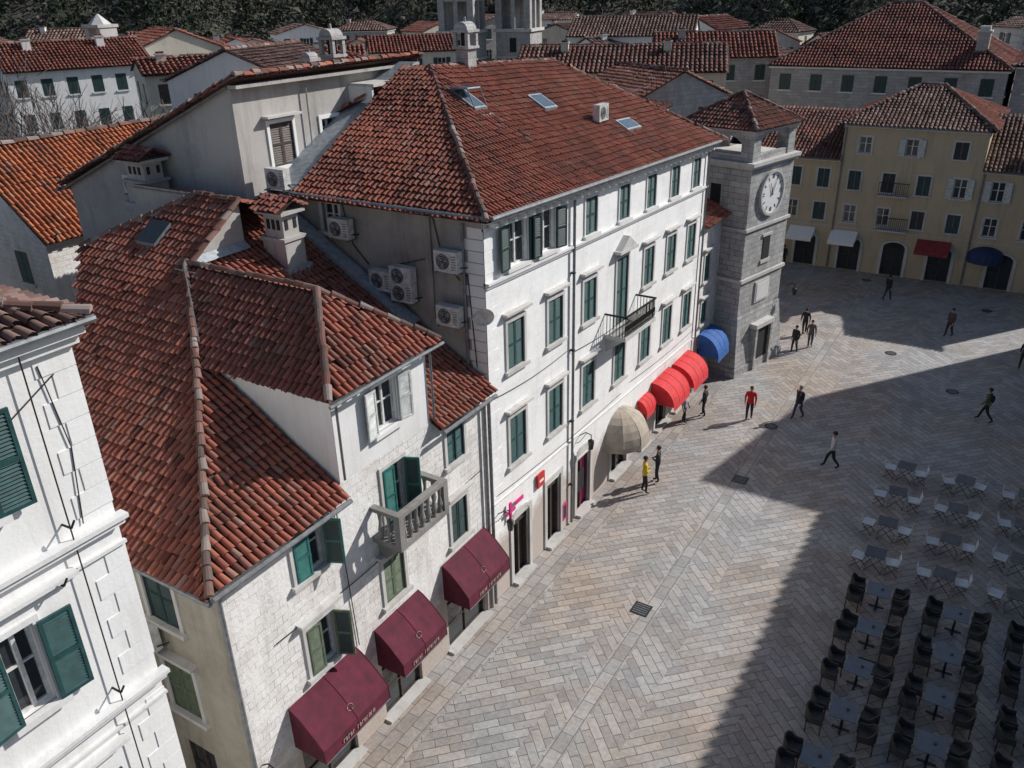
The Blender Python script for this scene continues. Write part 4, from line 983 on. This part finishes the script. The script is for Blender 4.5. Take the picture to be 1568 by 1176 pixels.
at=me.color_attributes.new('Col','FLOAT_COLOR','POINT'); at.data.foreach_set('color',cc.astype(np.float32).ravel())
o=bpy.data.objects.new('hillside_trees',me); col.objects.link(o)
M['bark']=simple('bark',(.115,.095,.085),.9,0,.3,3)
def baretree(x,y,z,h):
    mb=MB()
    def br(p,d,ln,r,lev):
        q=p+d*ln; mb.tube(p,q,r,'bark',5 if lev<2 else 3,r*.65,cap=False)
        if lev>=6: return
        for i in range(random.choice([2,3]) if lev else 4):
            t=random.uniform(.55,1) if i else 1
            nd=(d+Vector((random.gauss(0,.42),random.gauss(0,.42),random.gauss(.15,.22)))).normalized()
            br(p+d*ln*t,nd,ln*random.uniform(.66,.82),max(.02,r*.6*(.9 if t<1 else 1)),lev+1)
    br(Vector((x,y,z)),Vector((0,0,1)),h*.25,h*.014,0)
    mb.build('bare_tree')
for a,D,h in((-28.8,58,21.5),(-25.4,60,19.5),(-23.0,66,19),(-30.8,66,21)):
    x,y=pol(a,D); baretree(x,y,0,h)
# ================================================================== street things
mb=MB(); mb.box(-.32,.32,-.32,.32,.002,.012,'black')
for i in range(5): mb.box(-.26,.26,-.25+i*.11,-.21+i*.11,.012,.02,'metal')
o=mb.build('tmp'); MH=o.data; bpy.data.objects.remove(o)
mb=MB(); n=20; mb.add([(.33*math.cos(2*math.pi*i/n),.33*math.sin(2*math.pi*i/n),z) for z in(.002,.01) for i in range(n)],[tuple(range(n,2*n))]+[(i,(i+1)%n,n+(i+1)%n,n+i) for i in range(n)],'black')
for i in range(4): mb.box(-.2,.2,-.17+i*.1,-.13+i*.1,.01,.014,'metal')
o=mb.build('tmp'); MR=o.data; bpy.data.objects.remove(o)
for x,y,m_ in[(4.7,21.9,MH),(5.1,32,MH),(4.9,37.6,MR),(12.2,46.1,MR),(4.7,63.4,MR),(12.8,60.4,MR),(12.1,23,MH),(8.5,50,MR)]: inst('manhole_cover',m_,(x,y,.002))
M['cush']=simple('pale_cushion',(.66,.68,.70),.8,0,.08); M['wick']=simple('dark_wicker',(.05,.047,.045),.7,0,.4,30); M['ttop']=simple('slate_table_top',(.105,.13,.16),.5,0,.15); M['alu']=simple('dark_metal_frame',(.08,.08,.085),.4,.6)
def mk(f):
    mb=MB(); f(mb); o=mb.build('tmp'); me=o.data; bpy.data.objects.remove(o); return me
def lightchair(mb):
    for sx in(-.2,.2):
        mb.path([(sx,-.22,0),(sx,.2,.47)],.015,'alu',5); mb.path([(sx,.22,0),(sx,-.2,.45),],.015,'alu',5); mb.path([(sx,.2,.45),(sx,.27,.88)],.015,'alu',5)
    mb.box(-.23,.23,-.24,.22,.45,.47,'alu'); mb.box(-.22,.22,-.23,.21,.47,.53,'cush')
    for z in(.62,.73,.84): 
        y=.2+(z-.45)*.17; mb.box(-.22,.22,y-.02,y+.012,z-.045,z+.045,'cush')
    mb.path([(-.2,-.2,.1),(.2,-.2,.1)],.01,'alu',4); mb.path([(-.2,.27,.88),(.2,.27,.88)],.013,'alu',5)
def lighttable(mb):
    for i in range(6): mb.box(-.35,.35,-.35+i*.118,-.245+i*.118,.72,.74,'alu')
    for sy in(-.28,.28): mb.path([(-.3,sy,0),(.3,sy,.72)],.014,'alu',5); mb.path([(.3,sy,0),(-.3,sy,.72)],.014,'alu',5)
    mb.path([(-.3,-.28,0.02),(-.3,.28,.02)],.012,'alu',4); mb.path([(.3,-.28,.02),(.3,.28,.02)],.012,'alu',4)
def darkchair(mb):
    mb.box(-.25,.25,-.25,.22,.40,.46,'wick'); mb.box(-.22,.22,-.22,.2,.46,.50,'wick')
    n=8; pts=[]
    for i in range(n+1):
        t=math.pi*i/n; pts.append((.28*math.cos(t),.02+.25*math.sin(t)))
    pts=[(.28,-.22)]+pts+[(-.28,-.22)]
    for k2,(a,b) in enumerate(zip(pts[:-1],pts[1:])):
        def hh(i): 
            return .84 if 3<=i<=len(pts)-4 else (.66 if i in(0,1,len(pts)-2,len(pts)-1) else .76)
        h0,h1=hh(k2),hh(k2+1)
        ax,ay=a;bx,by=b; ai=(ax*.86,ay*.86 if ay>0 else ay);bi=(bx*.86,by*.86 if by>0 else by)
        mb.add([(ax,ay,.42),(bx,by,.42),(bx,by,h1),(ax,ay,h0),(ai[0],ai[1],.42),(bi[0],bi[1],.42),(bi[0],bi[1],h1),(ai[0],ai[1],h0)],[(0,1,2,3),(4,5,6,7),(3,2,6,7)],'wick')
    for sx in(-.23,.23):
        for sy in(-.22,.2): mb.tube((sx,sy,0),(sx*.95,sy*.95,.42),.02,'wick',5)
def darktable(mb):
    mb.box(-.38,.38,-.38,.38,.72,.75,'ttop'); mb.box(-.33,.33,-.33,.33,.70,.72,'black'); mb.tube((0,0,.03),(0,0,.7),.035,'black',8)
    mb.box(-.25,.25,-.035,.035,0.0,.035,'black'); mb.box(-.035,.035,-.25,.25,0.0,.034,'black')
    mb.tube((.1,.05,.75),(.1,.05,.80),.045,'glass',8)
LC,LT,DC,DT=mk(lightchair),mk(lighttable),mk(darkchair),mk(darktable)
J=lambda s:random.uniform(-s,s)
for x in(11.35,13.65,15.95,18.2):
    for y in(35.5,33.1,30.6,28.3):
        inst('cafe_table',LT,(x+J(.05),y+J(.08),.002),J(.1))
        inst('cafe_chair',LC,(x-.62+J(.05),y+J(.1),.002),math.pi/2+J(.2)); inst('cafe_chair',LC,(x+.62+J(.05),y+J(.1),.002),-math.pi/2+J(.2))
for x in(11.85,14.25,16.7,19):
    for i,y in enumerate((26.1,24.0,22.0,20.0,17.9,15.9)):
        xx=x+J(.06)-(.25 if i==4 and x<12 else 0)
        inst('wicker_cafe_table',DT,(xx,y+J(.06),.002),J(.06))
        for ax,ay,rz in((-.70,.30,math.pi/2),(.70,.30,-math.pi/2),(-.72,-.36,math.pi/2),(.72,-.36,-math.pi/2)):
            inst('wicker_cafe_chair',DC,(xx+ax+J(.05),y+ay+J(.03),.002),rz+J(.18))
# ================================================================== people
M['skin']=simple('skin',(.45,.27,.19),.6,0,.05)
def cloth(c): 
    k='cloth_%02d%02d%02d'%tuple(int(x*99) for x in c)
    if k not in M: M[k]=simple(k,c,.85,0,.2,8)
    return k
def person(x,y,head,jac,pan,hair=(.03,.02,.015),walk=.5,arms='swing',S=1.0,bag=None,coat=False):
    E=empty('pedestrian',(x,y,.004)); E.rotation_euler=(0,0,head); E.scale=(S,S,S)
    V=[];Ed=[];Rd=[];Part=[]
    def v(p,r,par,part):
        V.append(p);Rd.append(r);i=len(V)-1
        if par is not None: Ed.append((par,i));Part.append((par,i,part))
        return i
    pel=v((0,0,.95),(.15,.11),None,'p'); sp=v((0,.0,1.12),(.14,.11),pel,'j'); ch=v((0,.0,1.33),(.175,.12),sp,'j'); nk=v((0,.01,1.48),(.06,.06),ch,'j'); nk2=v((0,.015,1.54),(.052,.055),nk,'s')
    hd=v((0,.03,1.62),(.075,.09),nk2,'s'); ht=v((0,.02,1.70),(.07,.085),hd,'s')
    w=walk
    for sx in(-1,1):
        f=w*sx
        hip=v((sx*.095,0,.88),(.10,.105),pel,'p'); kn=v((sx*.10,.20*f+.04,.50),(.068,.072),hip,'p')
        bk=.12*max(0,-f); an=v((sx*.10,.42*f-bk,.10+.10*max(0,-f)),(.048,.052),kn,'p'); 
        v((sx*.11,.42*f-bk+.15,.045),(.042,.034),an,'b')
        s_=v((sx*.185,0,1.41),(.068,.07),ch,'j')
        if arms=='swing': el=(sx*.245,-.12*f-.03,1.14); wr=(sx*.245,-.26*f+.06,.91); hn=(sx*.242,-.28*f+.09,.83)
        elif arms=='up' : el=(sx*.25,.10,1.18); wr=(sx*.10,.27,1.36); hn=(sx*.05,.30,1.43)
        elif arms=='fold': el=(sx*.25,.02,1.15); wr=(sx*.08,.2,1.12); hn=(sx*.0+.05*sx,.22,1.13)
        e=v(el,(.054,.056),s_,'j'); wv=v(wr,(.034,.036),e,'j'); h=v(hn,(.036,.02),wv,'s')
        dv=(Vector(hn)-Vector(wr)).normalized(); sd=Vector((0,1,0)) if arms=='swing' else Vector((sx,0,0))
        for k2,(off,ln) in enumerate(((-.028,.06),(-.010,.075),(.010,.08),(.028,.07))):
            p=Vector(hn)+dv*.045+sd*off; f1=v(tuple(p),(.010,.010),h,'s'); v(tuple(p+dv*ln*.9+Vector((-sx*.02,0,0))),(.008,.008),f1,'s')
        p=Vector(hn)+sd*.045; f1=v(tuple(p),(.011,.011),h,'s'); v(tuple(p+dv*.045+sd*.012),(.009,.009),f1,'s')
    me=bpy.data.meshes.new('body'); me.from_pydata(V,Ed,[]); o=bpy.data.objects.new('body',me); col.objects.link(o)
    md=o.modifiers.new('s','SKIN'); md.use_smooth_shade=True
    for i,r in enumerate(Rd): me.skin_vertices[0].data[i].radius=r
    me.skin_vertices[0].data[0].use_root=True
    sb=o.modifiers.new('d','SUBSURF'); sb.levels=1; sb.render_levels=1
    dg=bpy.context.evaluated_depsgraph_get(); me2=bpy.data.meshes.new_from_object(o.evaluated_get(dg)); o.modifiers.clear(); o.data=me2
    mats=[cloth(jac),cloth(pan),'skin',cloth(hair),'black']; me2.materials.clear()
    for m_ in mats: me2.materials.append(M[m_])
    A=np.array([V[a] for a,b,c in Part]);B=np.array([V[b] for a,b,c in Part]); lab=[{'j':0,'p':1,'s':2,'b':4}[c] for a,b,c in Part]
    AB=B-A; l2=(AB**2).sum(1)+1e-9
    for p in me2.polygons:
        c=np.array(p.center); t=np.clip(((c-A)*AB).sum(1)/l2,0,1); dd=((A+AB*t[:,None]-c)**2).sum(1); k2=lab[int(dd.argmin())]
        if k2==2 and c[2]>1.56 and (c[1]<.0 or c[2]>1.70) : k2=3
        if k2==1 and c[2]>(.62 if coat else .90): k2=0
        p.material_index=k2; p.use_smooth=True
    o.parent=E; o.name='body'
    mb=MB()
    for sx in(-1,1): mb.ell((sx*.03,.105,1.635),(.011,.008,.008),'black',6,4); mb.ell((sx*.078,.02,1.62),(.012,.02,.03),'skin',6,4)
    mb.ell((0,.125,1.605),(.013,.018,.025),'skin',6,4); mb.box(-.022,.022,.108,.116,1.565,1.572,'redp'); 
    hk=cloth(hair); mb.ell((0,-.005,1.67),(.088,.105,.095),hk,10,6)
    mb.build('head_details',E,smooth=True)
    if bag:
        mb=MB(); b_=cloth(bag); mb.ell((0,-.17,1.22),(.13,.08,.2),b_,10,8)
        for sx in(-1,1): mb.path([(sx*.09,-.12,1.40),(sx*.11,.02,1.47),(sx*.11,.12,1.35),(sx*.12,.02,1.1)],.015,b_,5)
        mb.build('backpack',E,smooth=True)
    return E
D_=math.radians
dk=(.02,.02,.024); nv=(.03,.035,.05); jn=(.05,.06,.09)
person(1.8,28.9,D_(-60),(.62,.42,.02),dk,walk=.15,arms='fold',S=1.06)
person(1.95,30.0,D_(100),dk,dk,walk=.15,arms='fold',coat=True,S=1.06)
person(3.7,37.8,D_(-170),(.55,.02,.025),nv,walk=.3,S=1.06)
person(5.8,39.1,D_(150),dk,jn,hair=(.25,.2,.15),walk=.5,bag=(.4,.38,.35),S=1.05)
person(8.3,35.0,D_(110),(.50,.51,.53),dk,walk=.6,S=1.06)
person(3.5,47.4,D_(160),dk,dk,walk=.3,coat=True)
person(4.1,48.7,D_(200),(.12,.10,.10),jn,walk=.2,bag=(.3,.1,.08)); person(3.3,50.6,D_(20),dk,dk,walk=.4)
person(6.7,59.5,D_(-30),dk,nv,walk=.5,S=1.05); person(11.1,54.4,D_(150),(.08,.05,.05),dk,walk=.4,S=1.05)
person(13.9,43.2,D_(80),(.10,.13,.05),dk,walk=.7,bag=(.02,.02,.02),S=1.05)
person(.95,35.9,D_(-90),(.3,.3,.32),dk,walk=.2); person(1.6,37.0,D_(90),dk,dk,walk=.2,coat=True)
person(15.2,51.2,D_(170),nv,dk,walk=.4); person(-1.6,63.9,D_(0),dk,dk,walk=.2)
# ================================================================== light, world, camera
az_s=math.atan2(.59,.81); el=math.radians(34.5)
sd=Vector((math.cos(el)*.589,math.cos(el)*.808,math.sin(el)))
sl=bpy.data.lights.new('sun','SUN'); sl.energy=5.0; sl.angle=math.radians(.5); sl.color=(1,.965,.925)
so=bpy.data.objects.new('sun',sl); col.objects.link(so); so.rotation_euler=sd.to_track_quat('Z','Y').to_euler(); so.location=(30,30,60)
w=bpy.data.worlds.new('World'); sc.world=w; w.use_nodes=True; nt=w.node_tree
sk=nt.nodes.new('ShaderNodeTexSky'); sk.sky_type='NISHITA'; sk.sun_disc=False; sk.sun_elevation=el; sk.sun_rotation=az_s; sk.altitude=50
nt.links.new(sk.outputs[0],nt.nodes['Background'].inputs[0]); nt.nodes['Background'].inputs[1].default_value=.09
sc.view_settings.view_transform='Standard'; sc.view_settings.look='None'; sc.view_settings.exposure=0
p=math.radians(25.5); ro=math.radians(1.4); az=math.radians(32)
Fv=Vector((-math.sin(az)*math.cos(p),math.cos(az)*math.cos(p),-math.sin(p))); Uv=Vector((-math.sin(az)*math.sin(p),math.cos(az)*math.sin(p),math.cos(p))); Rv=Vector((math.cos(az),math.sin(az),0))
rx=Rv*math.cos(ro)-Uv*math.sin(ro); ux=Rv*math.sin(ro)+Uv*math.cos(ro)
cam=bpy.data.cameras.new('camera'); cam.sensor_width=36; cam.lens=1268/1568*36; cam.clip_end=2000; cam.clip_start=.1
co=bpy.data.objects.new('camera',cam); col.objects.link(co)
co.matrix_world=Matrix(((rx.x,ux.x,-Fv.x,13.2),(rx.y,ux.y,-Fv.y,0),(rx.z,ux.z,-Fv.z,20),(0,0,0,1)))
sc.camera=co
